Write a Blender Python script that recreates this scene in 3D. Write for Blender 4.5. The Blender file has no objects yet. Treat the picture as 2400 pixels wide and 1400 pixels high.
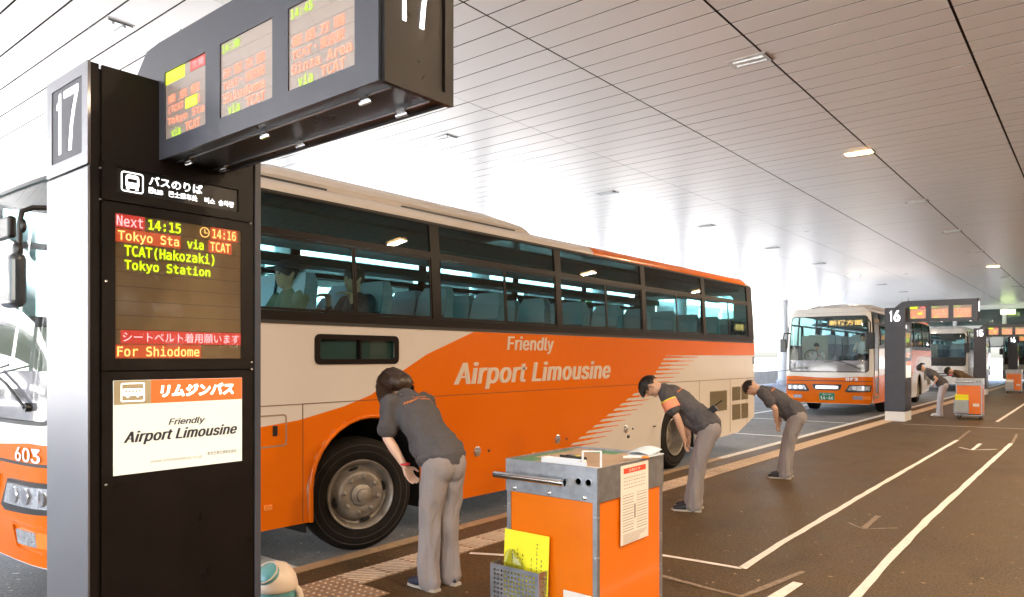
import bpy, bmesh, math, random
from mathutils import Vector, Matrix
from mathutils.bvhtree import BVHTree
from mathutils import noise as mnoise
random.seed(7)
R = math.radians
S = bpy.context.scene
COL = S.collection

# ------------------------------------------------------------ camera, sky, sun, exposure
cam_d = bpy.data.cameras.new('camera')
cam_d.sensor_width = 36.0
cam_d.lens = 25.5
cam_d.shift_y = 0.0575
cam_d.clip_start = 0.05
cam_d.clip_end = 3000
cam = bpy.data.objects.new('camera', cam_d)
COL.objects.link(cam)
cam.location = (0, 0, 1.6)
cam.rotation_euler = (R(90), 0, R(39.07))
S.camera = cam
SUN_EL, SUN_AZ = 50.0, 118.0     # azimuth measured from +Y towards +X
W = bpy.data.worlds.new('World')
S.world = W
W.use_nodes = True
nt = W.node_tree
bg = nt.nodes['Background']
sky = nt.nodes.new('ShaderNodeTexSky')
sky.sky_type = 'NISHITA'
sky.sun_disc = False
sky.sun_elevation = R(SUN_EL)
sky.sun_rotation = R(SUN_AZ)
sky.air_density = 1.0
sky.dust_density = 3.5
sky.ozone_density = 1.0
nt.links.new(sky.outputs[0], bg.inputs[0])
bg.inputs[1].default_value = 0.12
sun_d = bpy.data.lights.new('sun', 'SUN')
sun_d.energy = 4.2
sun_d.angle = R(0.5)
sun_d.color = (1.0, 0.96, 0.9)
sun = bpy.data.objects.new('sun', sun_d)
COL.objects.link(sun)
d = Vector((math.sin(R(SUN_AZ)) * math.cos(R(SUN_EL)), math.cos(R(SUN_AZ)) * math.cos(R(SUN_EL)), math.sin(R(SUN_EL))))
sun.rotation_euler = d.to_track_quat('Z', 'Y').to_euler()
S.view_settings.view_transform = 'Standard'
S.view_settings.look = 'None'
S.view_settings.exposure = 3.74
S.view_settings.gamma = 1.0
S.cycles.max_bounces = 10
S.cycles.diffuse_bounces = 5
S.cycles.glossy_bounces = 5
S.cycles.transparent_max_bounces = 16
S.cycles.sample_clamp_indirect = 6.0
S.cycles.caustics_reflective = False
S.cycles.caustics_refractive = False

# ------------------------------------------------------------ materials
def _nodes(name):
    m = bpy.data.materials.new(name)
    m.use_nodes = True
    return m, m.node_tree, m.node_tree.nodes['Principled BSDF']

def mat(name, col, rough=0.5, metal=0.0, var=0.0, scale=4.0, bump=0.0, bscale=40.0, col2=None, coat=0.0, spec=0.5, rvar=0.0, detail=4.0, streak=None):
    m, t, b = _nodes(name)
    b.inputs['Roughness'].default_value = rough
    b.inputs['Metallic'].default_value = metal
    b.inputs['Specular IOR Level'].default_value = spec
    if coat:
        b.inputs['Coat Weight'].default_value = coat
        b.inputs['Coat Roughness'].default_value = 0.06
    c = (*col, 1)
    b.inputs['Base Color'].default_value = c
    tc = t.nodes.new('ShaderNodeTexCoord')
    mp = t.nodes.new('ShaderNodeMapping')
    t.links.new(tc.outputs['Object'], mp.inputs[0])
    if streak: mp.inputs['Scale'].default_value = streak
    if var or col2 or rvar:
        n = t.nodes.new('ShaderNodeTexNoise')
        n.inputs['Scale'].default_value = scale
        n.inputs['Detail'].default_value = detail
        n.inputs['Roughness'].default_value = 0.65
        t.links.new(mp.outputs[0], n.inputs['Vector'])
        if var or col2:
            r = t.nodes.new('ShaderNodeValToRGB')
            r.color_ramp.elements[0].position = 0.32
            r.color_ramp.elements[1].position = 0.7
            if col2 is None:
                r.color_ramp.elements[0].color = tuple(v * (1 - var) for v in col) + (1,)
                r.color_ramp.elements[1].color = tuple(min(1, v * (1 + var)) for v in col) + (1,)
            else:
                r.color_ramp.elements[0].color = (*col2, 1)
                r.color_ramp.elements[1].color = c
            t.links.new(n.outputs['Fac'], r.inputs[0])
            t.links.new(r.outputs[0], b.inputs['Base Color'])
        if rvar:
            mr = t.nodes.new('ShaderNodeMapRange')
            mr.inputs['To Min'].default_value = max(0.02, rough - rvar)
            mr.inputs['To Max'].default_value = min(1, rough + rvar)
            t.links.new(n.outputs['Fac'], mr.inputs['Value'])
            t.links.new(mr.outputs[0], b.inputs['Roughness'])
    if bump:
        n2 = t.nodes.new('ShaderNodeTexNoise')
        n2.inputs['Scale'].default_value = bscale
        n2.inputs['Detail'].default_value = 3
        bp = t.nodes.new('ShaderNodeBump')
        bp.inputs['Strength'].default_value = bump
        bp.inputs['Distance'].default_value = 0.01
        t.links.new(tc.outputs['Object'], n2.inputs['Vector'])
        t.links.new(n2.outputs['Fac'], bp.inputs['Height'])
        t.links.new(bp.outputs[0], b.inputs['Normal'])
    return m

def emit(name, col, strength, base=(0.02, 0.02, 0.02)):
    m, t, b = _nodes(name)
    b.inputs['Base Color'].default_value = (*base, 1)
    b.inputs['Emission Color'].default_value = (*col, 1)
    b.inputs['Emission Strength'].default_value = strength
    b.inputs['Roughness'].default_value = 0.4
    return m

def glass(name, tint, gloss=1.0, rough=0.0):
    m = bpy.data.materials.new(name)
    m.use_nodes = True
    t = m.node_tree
    t.nodes.remove(t.nodes['Principled BSDF'])
    out = t.nodes['Material Output']
    tr = t.nodes.new('ShaderNodeBsdfTransparent')
    tr.inputs[0].default_value = (*tint, 1)
    gl = t.nodes.new('ShaderNodeBsdfGlossy')
    gl.inputs['Roughness'].default_value = rough
    gl.inputs['Color'].default_value = (gloss, gloss, gloss, 1)
    fr = t.nodes.new('ShaderNodeFresnel')
    fr.inputs[0].default_value = 1.5
    mx = t.nodes.new('ShaderNodeMixShader')
    ge = t.nodes.new('ShaderNodeNewGeometry')
    mu = t.nodes.new('ShaderNodeMath'); mu.operation = 'MULTIPLY_ADD'
    mu.inputs[1].default_value = -1.0; mu.inputs[2].default_value = 1.0
    t.links.new(ge.outputs['Backfacing'], mu.inputs[0])
    m2 = t.nodes.new('ShaderNodeMath'); m2.operation = 'MULTIPLY'
    t.links.new(mu.outputs[0], m2.inputs[0]); t.links.new(fr.outputs[0], m2.inputs[1])
    t.links.new(m2.outputs[0], mx.inputs[0])
    t.links.new(tr.outputs[0], mx.inputs[1])
    t.links.new(gl.outputs[0], mx.inputs[2])
    t.links.new(mx.outputs[0], out.inputs[0])
    return m

M = {}
M['asphalt'] = mat('road asphalt', (0.17, 0.172, 0.178), 0.7, var=0.22, scale=2.2, bump=0.5, bscale=180, detail=9)
M['pave'] = mat('pavement coating', (0.112, 0.072, 0.034), 0.50, col2=(0.070, 0.045, 0.021), spec=0.14, scale=1.6, bump=0.35, bscale=220, rvar=0.14, detail=9)
M['kerb'] = mat('kerb stone', (0.36, 0.25, 0.14), 0.6, var=0.2, scale=9, bump=0.3, bscale=90)
M['tactile'] = mat('tactile tile', (0.30, 0.20, 0.125), 0.5, var=0.2, scale=12, bump=0.2)
M['dot'] = mat('tactile worn ridge', (0.55, 0.42, 0.30), 0.5, var=0.2, scale=20)
M['tape'] = mat('white marking tape', (0.78, 0.72, 0.66), 0.55, var=0.12, scale=14, bump=0.3, bscale=60)
M['oldtape'] = mat('worn marking', (0.36, 0.28, 0.20), 0.6, col2=(0.13, 0.09, 0.06), scale=30)
M['paint'] = mat('road paint', (0.72, 0.72, 0.70), 0.6, var=0.15, scale=9)
M['concrete'] = mat('pale concrete', (0.5, 0.5, 0.49), 0.7, var=0.12, scale=1.4, bump=0.2)
M['ground'] = mat('outside paving', (0.42, 0.42, 0.41), 0.8, var=0.1, scale=0.6)
M['ceil'] = mat('white ceiling panel', (0.86, 0.86, 0.87), 0.30, var=0.01, scale=0.9, rvar=0.06)
M['ceilgap'] = mat('ceiling void', (0.018, 0.011, 0.008), 0.8)
M['graphite'] = mat('graphite casing', (0.058, 0.064, 0.084), 0.36, var=0.10, scale=3, rvar=0.08, metal=0.0)
M['blackcase'] = mat('black casing', (0.009, 0.0065, 0.006), 0.30, spec=0.2, var=0.2, scale=5, bump=0.25, bscale=600, rvar=0.08)
M['steel'] = mat('brushed steel', (0.55, 0.57, 0.62), 0.32, metal=1.0, var=0.06, scale=3, streak=(1, 1, 12), rvar=0.08)
M['galv'] = mat('galvanised sheet', (0.42, 0.43, 0.45), 0.42, metal=0.85, col2=(0.30, 0.31, 0.33), scale=18, rvar=0.12)
M['chrome'] = mat('polished metal', (0.75, 0.75, 0.76), 0.16, metal=1.0)
M['white_steel'] = mat('white painted metal', (0.72, 0.73, 0.74), 0.35)
M['black'] = mat('black plastic', (0.015, 0.015, 0.016), 0.35)
M['blackrub'] = mat('black trim', (0.018, 0.014, 0.012), 0.45)
M['tyre'] = mat('tyre rubber', (0.012, 0.009, 0.007), 0.8, spec=0.2, var=0.3, scale=9, bump=0.4, bscale=30)
M['tyremark'] = mat('tyre wall ring', (0.022, 0.017, 0.014), 0.7)
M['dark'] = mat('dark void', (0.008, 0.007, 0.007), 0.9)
M['rim'] = mat('painted wheel', (0.27, 0.235, 0.195), 0.4, var=0.3, scale=8, rvar=0.1, metal=0.3)
M['cream'] = mat('cream coachwork', (0.66, 0.60, 0.54), 0.25, var=0.025, scale=0.7, spec=0.4, coat=0.25, rvar=0.03, bump=0.02, bscale=2.5)
M['orange'] = mat('orange coachwork', (0.72, 0.145, 0.0008), 0.25, var=0.03, scale=0.8, spec=0.25, coat=0.12, rvar=0.03, bump=0.02, bscale=2.5)
M['whitebus'] = mat('white and daylit coachwork', (0.78, 0.77, 0.74), 0.22, var=0.02, coat=0.5)  # white coaches, plus cream fronts whitened in place of daylight
M['redbus'] = mat('red coachwork', (0.6, 0.03, 0.04), 0.25, coat=0.4)
M['busletter'] = mat('pale lettering film', (0.72, 0.60, 0.48), 0.35)
M['seam'] = mat('panel seam', (0.10, 0.035, 0.012), 0.7)
M['seamc'] = mat('cream panel seam', (0.30, 0.22, 0.15), 0.7)
M['grille'] = mat('olive louvre', (0.19, 0.15, 0.08), 0.5)
M['winframe'] = mat('window frame', (0.012, 0.008, 0.007), 0.35, spec=0.15)
M['glass'] = glass('tinted side glass', (0.62, 0.79, 0.80))
M['wglass'] = glass('windscreen glass', (0.86, 0.94, 0.94))
M['clearglass'] = glass('clear glass', (0.93, 0.95, 0.95))
M['seat'] = mat('seat fabric', (0.22, 0.29, 0.38), 0.85, var=0.2, scale=30, bump=0.2)
M['cover'] = mat('headrest cover', (0.50, 0.56, 0.64), 0.8)
M['curtain'] = mat('window curtain', (0.06, 0.09, 0.11), 0.9)
M['interior'] = mat('coach lining', (0.12, 0.12, 0.10), 0.7)
M['rack'] = mat('luggage rack', (0.10, 0.13, 0.11), 0.5)
M['skin'] = mat('skin', (0.60, 0.36, 0.24), 0.48, var=0.06, scale=14)
M['skinpale'] = mat('pale skin', (0.70, 0.46, 0.34), 0.48, var=0.05, scale=14)
M['lips'] = mat('lips', (0.40, 0.15, 0.12), 0.5)
M['eye'] = mat('eye', (0.02, 0.015, 0.012), 0.2)
M['hair'] = mat('black hair', (0.016, 0.011, 0.009), 0.42, var=0.3, scale=60, spec=0.4)
M['hairbrown'] = mat('dark brown hair', (0.045, 0.024, 0.014), 0.38, var=0.4, scale=60)
M['shirt'] = mat('grey work shirt', (0.080, 0.074, 0.078), 0.9, var=0.1, scale=90, bump=0.3, bscale=250)
M['trousers'] = mat('grey trousers', (0.27, 0.24, 0.235), 0.9, var=0.06, scale=90, bump=0.3, bscale=220)
M['shoe'] = mat('dark shoe', (0.018, 0.018, 0.022), 0.5)
M['shoenavy'] = mat('navy shoe', (0.018, 0.028, 0.05), 0.6)
M['sole'] = mat('shoe sole', (0.42, 0.38, 0.32), 0.6)
M['orangeprint'] = mat('orange print', (0.85, 0.25, 0.05), 0.6)
M['armband'] = mat('orange armband', (0.85, 0.30, 0.16), 0.6)
M['yellow'] = mat('yellow card', (0.86, 0.80, 0.02), 0.6, var=0.03)
M['whiteprint'] = mat('white print', (0.8, 0.8, 0.8), 0.5)
M['ink'] = mat('dark print', (0.03, 0.03, 0.05), 0.6)
M['greyink'] = mat('grey print', (0.30, 0.28, 0.26), 0.6)
M['paper'] = mat('paper', (0.78, 0.70, 0.62), 0.7, var=0.03)
M['paperblue'] = mat('bluish paper', (0.62, 0.70, 0.76), 0.5)
M['cartorange'] = mat('cart orange panel', (0.78, 0.17, 0.003), 0.25, var=0.04, scale=2, rvar=0.06, coat=0.3)
M['redprint'] = mat('red print', (0.65, 0.07, 0.03), 0.6)
M['tan'] = mat('tan board', (0.42, 0.30, 0.20), 0.5, var=0.15, scale=6)
M['green'] = mat('green mat', (0.10, 0.24, 0.12), 0.5, var=0.2, scale=8)
M['plategreen'] = mat('green number plate', (0.02, 0.20, 0.11), 0.4)
M['teal'] = mat('teal plastic', (0.12, 0.33, 0.34), 0.18, var=0.25, scale=9, coat=0.5)
M['creamplastic'] = mat('cream plastic', (0.75, 0.62, 0.50), 0.35)
M['red'] = mat('red cord', (0.6, 0.02, 0.03), 0.5)
M['lens'] = mat('lamp lens', (0.70, 0.72, 0.75), 0.12, metal=0.7, var=0.35, scale=30)
M['amber'] = mat('amber lens', (0.85, 0.25, 0.04), 0.2)
M['leddim'] = mat('unlit led panel', (0.22, 0.14, 0.07), 0.09, var=0.15, scale=2.0)
M['ledgrey'] = mat('led panel with painted reflection', (0.37, 0.32, 0.295), 0.3, var=0.06, scale=3)  # pale base colour stands in for reflected ceiling and daylight
M['ledline'] = mat('led panel joint', (0.03, 0.018, 0.012), 0.5)
M['led_green'] = emit('lime led', (0.62, 1.0, 0.0), 0.17)
M['led_orange'] = emit('orange led', (1.0, 0.52, 0.13), 0.17)
M['led_red'] = emit('red led', (1.0, 0.45, 0.45), 0.14)
M['glow_red'] = emit('red led bloom', (1.0, 0.05, 0.035), 0.05, (0.2, 0.04, 0.03))  # glow painted behind red letters as their bloom
M['glow_orange'] = emit('orange led bloom', (1.0, 0.11, 0.025), 0.045, (0.2, 0.06, 0.03))  # glow painted behind orange letters as their bloom
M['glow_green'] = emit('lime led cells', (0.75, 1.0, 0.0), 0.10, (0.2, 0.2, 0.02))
M['sign_white'] = emit('backlit white', (1, 1, 1), 0.25, (0.8, 0.8, 0.8))
M['light_cream'] = emit('backlit advert', (0.95, 1.0, 0.86), 0.035, (0.7, 0.7, 0.64))
M['light_orange'] = emit('backlit orange', (1.0, 0.14, 0.03), 0.06, (0.6, 0.12, 0.03))
M['light_olive'] = emit('backlit olive', (0.52, 0.40, 0.22), 0.03, (0.3, 0.24, 0.14))
M['bulb'] = emit('lit lamp', (1.0, 0.58, 0.24), 1.2, (0.8, 0.8, 0.8))
M['bulboff'] = mat('unlit lamp glass', (0.75, 0.80, 0.80), 0.2, metal=0.2, var=0.2, scale=14)
M['wallwarm'] = mat('terminal wall', (0.42, 0.34, 0.27), 0.5, var=0.06, scale=1.5)
M['exitgreen'] = emit('lit exit sign', (0.75, 1.0, 0.35), 0.5)
M['leaf'] = mat('leaves', (0.06, 0.11, 0.045), 0.6, var=0.4, scale=5)
M['bark'] = mat('bark', (0.12, 0.09, 0.06), 0.8)
M['palecloth'] = mat('pale grey cloth', (0.46, 0.45, 0.50), 0.9)
M['whiteshoe'] = mat('white shoe', (0.7, 0.7, 0.7), 0.6)
M['brownshirt'] = mat('brown shirt', (0.09, 0.055, 0.03), 0.9)
M['whiteshirt'] = mat('white shirt', (0.68, 0.68, 0.70), 0.8)
M['oliveshirt'] = mat('olive shirt', (0.16, 0.17, 0.11), 0.9)
M['screenband'] = mat('screened glass band', (0.20, 0.20, 0.22), 0.08, coat=0.5, spec=0.8)
M['mirrorshell'] = mat('grey mirror shell', (0.05, 0.06, 0.07), 0.25, coat=0.6)
M['dashboard'] = mat('dark dashboard', (0.03, 0.03, 0.035), 0.7)
M['partition'] = mat('beige partition', (0.42, 0.42, 0.38), 0.7)
M['curtainpale'] = mat('pale cabin panel', (0.85, 0.90, 0.95), 0.4, col2=(0.25, 0.38, 0.6), scale=14)
M['steelpaint'] = mat('metallic grey sheet', (0.25, 0.255, 0.28), 0.34, metal=0.8, var=0.05, scale=1.2, rvar=0.04)
M['bagfilm'] = glass('plastic film', (0.80, 0.80, 0.76), 1.0, 0.12)
M['led_board'] = emit('board red led', (1.0, 0.30, 0.17), 0.14)
M['led_boardg'] = emit('board lime led', (0.62, 1.0, 0.05), 0.10)
M['dishdark'] = mat('shaded wheel metal', (0.12, 0.10, 0.085), 0.5)
M['olivetext'] = mat('olive print', (0.22, 0.20, 0.02), 0.6)
M['glow_board'] = emit('board text bloom', (1.0, 0.30, 0.12), 0.035, (0.5, 0.36, 0.30))  # glow painted over far board screens as bloom of the text
M['boxgrey'] = mat('number box grey', (0.13, 0.135, 0.155), 0.6, spec=0.2)
# worn pavement and road: aggregate specks, stains and scuffs over the base colour
def worn(m, speck, stain, k1=420, k2=0.55):
    t = m.node_tree; b = t.nodes['Principled BSDF']
    src = b.inputs['Base Color'].links[0].from_socket
    tc = t.nodes.new('ShaderNodeTexCoord')
    def layer(scale, lo, hi, colr, fac, stretch=None, detail=3):
        nonlocal src
        v = tc.outputs['Object']
        if stretch:
            mp = t.nodes.new('ShaderNodeMapping'); mp.inputs['Scale'].default_value = stretch
            t.links.new(v, mp.inputs[0]); v = mp.outputs[0]
        n = t.nodes.new('ShaderNodeTexNoise'); n.inputs['Scale'].default_value = scale; n.inputs['Detail'].default_value = detail
        t.links.new(v, n.inputs['Vector'])
        mr = t.nodes.new('ShaderNodeMapRange'); mr.inputs['From Min'].default_value = lo; mr.inputs['From Max'].default_value = hi; mr.inputs['To Max'].default_value = fac
        t.links.new(n.outputs['Fac'], mr.inputs['Value'])
        mx = t.nodes.new('ShaderNodeMix'); mx.data_type = 'RGBA'
        t.links.new(mr.outputs[0], mx.inputs['Factor']); t.links.new(src, mx.inputs['A']); mx.inputs['B'].default_value = (*colr, 1)
        src = mx.outputs['Result']
    layer(k2, .52, .75, stain, .55, detail=8)
    layer(2.3, .60, .72, stain, .5, (1, .25, 1), 6)
    layer(k1 * .16, .54, .66, speck, .75)
    layer(16, .70, .73, tuple(c_ * 2.2 for c_ in speck), .8, detail=2)
    layer(k1 * .10, .54, .68, stain, .8)
    t.links.new(src, b.inputs['Base Color'])
worn(M['pave'], (0.21, 0.15, 0.09), (0.035, 0.023, 0.012))
worn(M['asphalt'], (0.26, 0.26, 0.26), (0.07, 0.07, 0.075))
M['kerbwhite'] = mat('whiter kerb stone', (0.62, 0.60, 0.57), 0.6, var=0.15, scale=12)  # whiter variant for kerb stones further along
# ------------------------------------------------------------ object helpers
def link(o, parent=None):
    COL.objects.link(o)
    if parent is not None: o.parent = parent
    return o

def thing(name, label, cat, loc=(0, 0, 0), rz=0.0, group=None):
    o = bpy.data.objects.new(name, None)
    o.empty_display_size = 0.2
    COL.objects.link(o)
    o.location = loc
    o.rotation_euler = (0, 0, rz)
    o['label'] = label
    o['category'] = cat
    if group: o['group'] = group
    return o

def tag(o, label, cat, group=None):
    o['label'] = label; o['category'] = cat
    if group: o['group'] = group
    return o

def smooth(me, ang=None):
    for p in me.polygons: p.use_smooth = True
    if ang:
        bm = bmesh.new(); bm.from_mesh(me)
        for e in bm.edges:
            if len(e.link_faces) != 2 or e.calc_face_angle(0) > R(ang): e.smooth = False
        bm.to_mesh(me); bm.free()

def put(name, me, mats, parent=None, sm=None, label=None):
    if not isinstance(mats, (list, tuple)): mats = [mats]
    if len(me.materials) == 0:
        for m in mats: me.materials.append(M[m] if isinstance(m, str) else m)
    me.name = name
    if sm: smooth(me, sm)
    o = bpy.data.objects.new(name, me)
    link(o, parent)
    if label: o['label'] = label
    return o

class MB:
    def __init__(s): s.v = []; s.f = []; s.m = []
    def add(s, vs, fs, m=0):
        n = len(s.v); s.v += [tuple(v) for v in vs]
        s.f += [tuple(i + n for i in f) for f in fs]; s.m += [m] * len(fs)
        return s
    def box(s, a, b, m=0):
        (x0, y0, z0), (x1, y1, z1) = a, b
        vs = [(x0, y0, z0), (x1, y0, z0), (x1, y1, z0), (x0, y1, z0), (x0, y0, z1), (x1, y0, z1), (x1, y1, z1), (x0, y1, z1)]
        return s.add(vs, [(0, 3, 2, 1), (4, 5, 6, 7), (0, 1, 5, 4), (1, 2, 6, 5), (2, 3, 7, 6), (3, 0, 4, 7)], m)
    def tube(s, pts, rad, n=10, m=0, cap=True):
        pts = [Vector(p) for p in pts]
        if not isinstance(rad, (list, tuple)): rad = [rad] * len(pts)
        rings = []
        up = None
        for i, p in enumerate(pts):
            t = (pts[min(i + 1, len(pts) - 1)] - pts[max(i - 1, 0)]).normalized()
            if up is None:
                up = Vector((0, 0, 1)) if abs(t.z) < 0.9 else Vector((1, 0, 0))
            x = t.cross(up).normalized(); y = x.cross(t).normalized(); up = y
            r = rad[i]; rx, ry = r if isinstance(r, (list, tuple)) else (r, r)
            rings.append([p + x * math.cos(2 * math.pi * k / n) * rx + y * math.sin(2 * math.pi * k / n) * ry for k in range(n)])
        vs = [v for r_ in rings for v in r_]
        fs = []
        for i in range(len(pts) - 1):
            for k in range(n):
                a = i * n + k; b = i * n + (k + 1) % n
                fs.append((a, b, b + n, a + n))
        if cap:
            fs.append(tuple(range(n - 1, -1, -1)))
            fs.append(tuple(range((len(pts) - 1) * n, len(pts) * n)))
        return s.add(vs, fs, m)
    def lathe(s, prof, c, axis='x', n=32, m=0, cap=True):
        # prof: list of (r, h)
        vs = []; fs = []
        for r, h in prof:
            for k in range(n):
                a = 2 * math.pi * k / n
                u, w = r * math.cos(a), r * math.sin(a)
                if axis == 'x': vs.append((c[0] + h, c[1] + u, c[2] + w))
                elif axis == 'z': vs.append((c[0] + u, c[1] + w, c[2] + h))
                else: vs.append((c[0] + u, c[1] + h, c[2] + w))
        for i in range(len(prof) - 1):
            for k in range(n):
                a = i * n + k; b = i * n + (k + 1) % n
                fs.append((a, b, b + n, a + n))
        if cap and prof[0][0] > 1e-6: fs.append(tuple(range(n - 1, -1, -1)))
        if cap and prof[-1][0] > 1e-6: fs.append(tuple(range((len(prof) - 1) * n, len(prof) * n)))
        return s.add(vs, fs, m)
    def ball(s, c, r, n=14, k=9, rot=None, m=0):
        vs = []; fs = []
        if not isinstance(r, (list, tuple)): r = (r, r, r)
        c = Vector(c)
        vs.append(c + (rot @ Vector((0, 0, r[2])) if rot else Vector((0, 0, r[2]))))
        for j in range(1, k):
            t = math.pi * j / k
            for i in range(n):
                a = 2 * math.pi * i / n
                v = Vector((r[0] * math.sin(t) * math.cos(a), r[1] * math.sin(t) * math.sin(a), r[2] * math.cos(t)))
                vs.append(c + (rot @ v if rot else v))
        v = Vector((0, 0, -r[2])); vs.append(c + (rot @ v if rot else v))
        for i in range(n): fs.append((0, 1 + i, 1 + (i + 1) % n))
        for j in range(k - 2):
            for i in range(n):
                a = 1 + j * n + i; b = 1 + j * n + (i + 1) % n
                fs.append((a, a + n, b + n, b))
        last = len(vs) - 1; o = 1 + (k - 2) * n
        for i in range(n): fs.append((last, o + (i + 1) % n, o + i))
        return s.add(vs, fs, m)
    def mesh(s, name='mesh'):
        me = bpy.data.meshes.new(name)
        me.from_pydata(s.v, [], s.f)
        me.polygons.foreach_set('material_index', s.m)
        me.update()
        bm = bmesh.new(); bm.from_mesh(me)
        bmesh.ops.recalc_face_normals(bm, faces=bm.faces); bm.to_mesh(me); bm.free()
        return me
    def put(s, name, mats, parent=None, sm=None, label=None):
        return put(name, s.mesh(name), mats, parent, sm, label)

def bevel(o, w=0.01, seg=2, ang=35):
    m = o.modifiers.new('bevel', 'BEVEL'); m.width = w; m.segments = seg; m.limit_method = 'ANGLE'; m.angle_limit = R(ang)
    return o

def rrect(x0, y0, x1, y1, r, n=4):
    if r <= 0: return [(x0, y0), (x1, y0), (x1, y1), (x0, y1)]
    p = []
    for cx, cy, a in ((x1 - r, y0 + r, -90), (x1 - r, y1 - r, 0), (x0 + r, y1 - r, 90), (x0 + r, y0 + r, 180)):
        for k in range(n + 1):
            t = R(a + 90 * k / n); p.append((cx + r * math.cos(t), cy + r * math.sin(t)))
    return p

def circ(cx, cy, rx, ry=None, n=16, a0=0):
    ry = ry or rx
    return [(cx + rx * math.cos(2 * math.pi * k / n + a0), cy + ry * math.sin(2 * math.pi * k / n + a0)) for k in range(n)]

def plate_mesh(outlines, depth=0.004):
    """2D outlines (first ones solid, inner ones holes, even-odd) -> thick plate in XY, z 0..depth"""
    cu = bpy.data.curves.new('c', 'CURVE'); cu.dimensions = '2D'; cu.fill_mode = 'BOTH'; cu.extrude = depth / 2
    for ol in outlines:
        sp = cu.splines.new('POLY'); sp.points.add(len(ol) - 1); sp.use_cyclic_u = True
        for i, (x, y) in enumerate(ol): sp.points[i].co = (x, y, 0, 1)
    o = bpy.data.objects.new('c', cu)
    me = bpy.data.meshes.new_from_object(o)
    bpy.data.objects.remove(o); bpy.data.curves.remove(cu)
    me.transform(Matrix.Translation((0, 0, depth / 2)))
    me.materials.clear()
    return me

def frame(o, r, u):
    r = Vector(r).normalized(); u = Vector(u).normalized(); n = r.cross(u)
    return Matrix(((r.x, u.x, n.x, o[0]), (r.y, u.y, n.y, o[1]), (r.z, u.z, n.z, o[2]), (0, 0, 0, 1)))

FX = lambda x, off=0.0: frame((x + off, 0, 0), (0, 1, 0), (0, 0, 1))     # plate (y,z) facing +X
FY = lambda y, off=0.0: frame((0, y - off, 0), (1, 0, 0), (0, 0, 1))     # plate (x,z) facing -Y
FZ = lambda z: Matrix.Translation((0, 0, z))

def plate(name, outlines, depth, mtx, mats, parent=None, sm=None, label=None):
    me = plate_mesh(outlines, depth); me.transform(mtx)
    return put(name, me, mats, parent, sm, label)

def warp(me, fn, xs=(), zs=()):
    """slice the mesh along x=const / z=const planes, then move each vertex with fn"""
    bm = bmesh.new(); bm.from_mesh(me)
    for x in xs:
        bmesh.ops.bisect_plane(bm, geom=bm.verts[:] + bm.edges[:] + bm.faces[:], plane_co=(x, 0, 0), plane_no=(1, 0, 0))
    for z in zs:
        bmesh.ops.bisect_plane(bm, geom=bm.verts[:] + bm.edges[:] + bm.faces[:], plane_co=(0, 0, z), plane_no=(0, 0, 1))
    for v in bm.verts: v.co = Vector(fn(v.co))
    bm.to_mesh(me); bm.free(); me.update()
    return me

_tc = {}
def _font(fn):
    # Blender's own bundled interface faces; the built-in face is the fallback
    try:
        p = bpy.utils.system_resource('DATAFILES', path='fonts')
        return bpy.data.fonts.load(p + '/' + fn)
    except Exception:
        return None
F_SANS = _font('Inter.woff2'); F_MONO = _font('DejaVuSansMono.woff2')
def text_mesh(body, bold=0.0, shear=0.0, depth=0.0, spacing=1.0, mono=False):
    k = (body, bold, shear, depth, spacing, mono)
    if k in _tc: return _tc[k].copy()
    cu = bpy.data.curves.new('t', 'FONT'); cu.body = body; cu.size = 1
    latin = all(ord(ch) < 128 for ch in body)
    fo_ = (F_MONO if mono else F_SANS) if latin else None
    if fo_: cu.font = fo_
    cu.shear = shear; cu.offset = bold if (mono or abs(bold) < .012 or not F_SANS or not all(ord(ch) < 128 for ch in body)) else .006
    cu.extrude = depth; cu.space_character = spacing; cu.resolution_u = 3
    o = bpy.data.objects.new('t', cu)
    me = bpy.data.meshes.new_from_object(o)
    bpy.data.objects.remove(o); bpy.data.curves.remove(cu)
    me.materials.clear()
    if latin and fo_ and not mono and bold >= .012:      # heavier weight: side by side copies, a hair apart in depth
        vs, fs = [], []
        for q, dx in enumerate((-bold, -bold * .5, 0, bold * .5, bold)):
            n0 = len(vs)
            vs += [(v.co.x + dx, v.co.y, v.co.z + q * .004) for v in me.vertices]
            fs += [tuple(i_ + n0 for i_ in p_.vertices) for p_ in me.polygons]
        m2 = bpy.data.meshes.new('t'); m2.from_pydata(vs, [], fs); m2.update(); me = m2
    _tc[k] = me
    return me.copy()

def text(body, x0, y0, x1, y1, mtx, m, parent, bold=0.0, shear=0.0, name='lettering', keep=False, off=0.0015, spacing=1.0, warpfn=None, xs=(), mono=False):
    """text fitted to the box x0..x1, y0..y1 of the plane mtx"""
    me = text_mesh(body, bold, shear, 0.0, spacing, mono)
    if not me.vertices: return None
    vx = [v.co.x for v in me.vertices]; vy = [v.co.y for v in me.vertices]
    a, b, c, d_ = min(vx), max(vx), min(vy), max(vy)
    sx = (x1 - x0) / max(b - a, 1e-5); sy = (y1 - y0) / max(d_ - c, 1e-5)
    if keep: sx = sy = min(sx, sy)
    me.transform(Matrix.Translation((x0, y0, off)) @ Matrix.Diagonal((sx, sy, min(sx, sy), 1)) @ Matrix.Translation((-a, -c, 0)))
    me.transform(mtx)
    if warpfn: warp(me, warpfn, xs)
    return put(name, me, m, parent)

def copy_tree(o, parent=None, depth=0):
    c = o.copy(); COL.objects.link(c); c.parent = parent
    for ch in o.children: copy_tree(ch, c, depth + 1)
    return c

def evalmesh(o):
    dg = bpy.context.evaluated_depsgraph_get()
    me = bpy.data.meshes.new_from_object(o.evaluated_get(dg))
    return me

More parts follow.
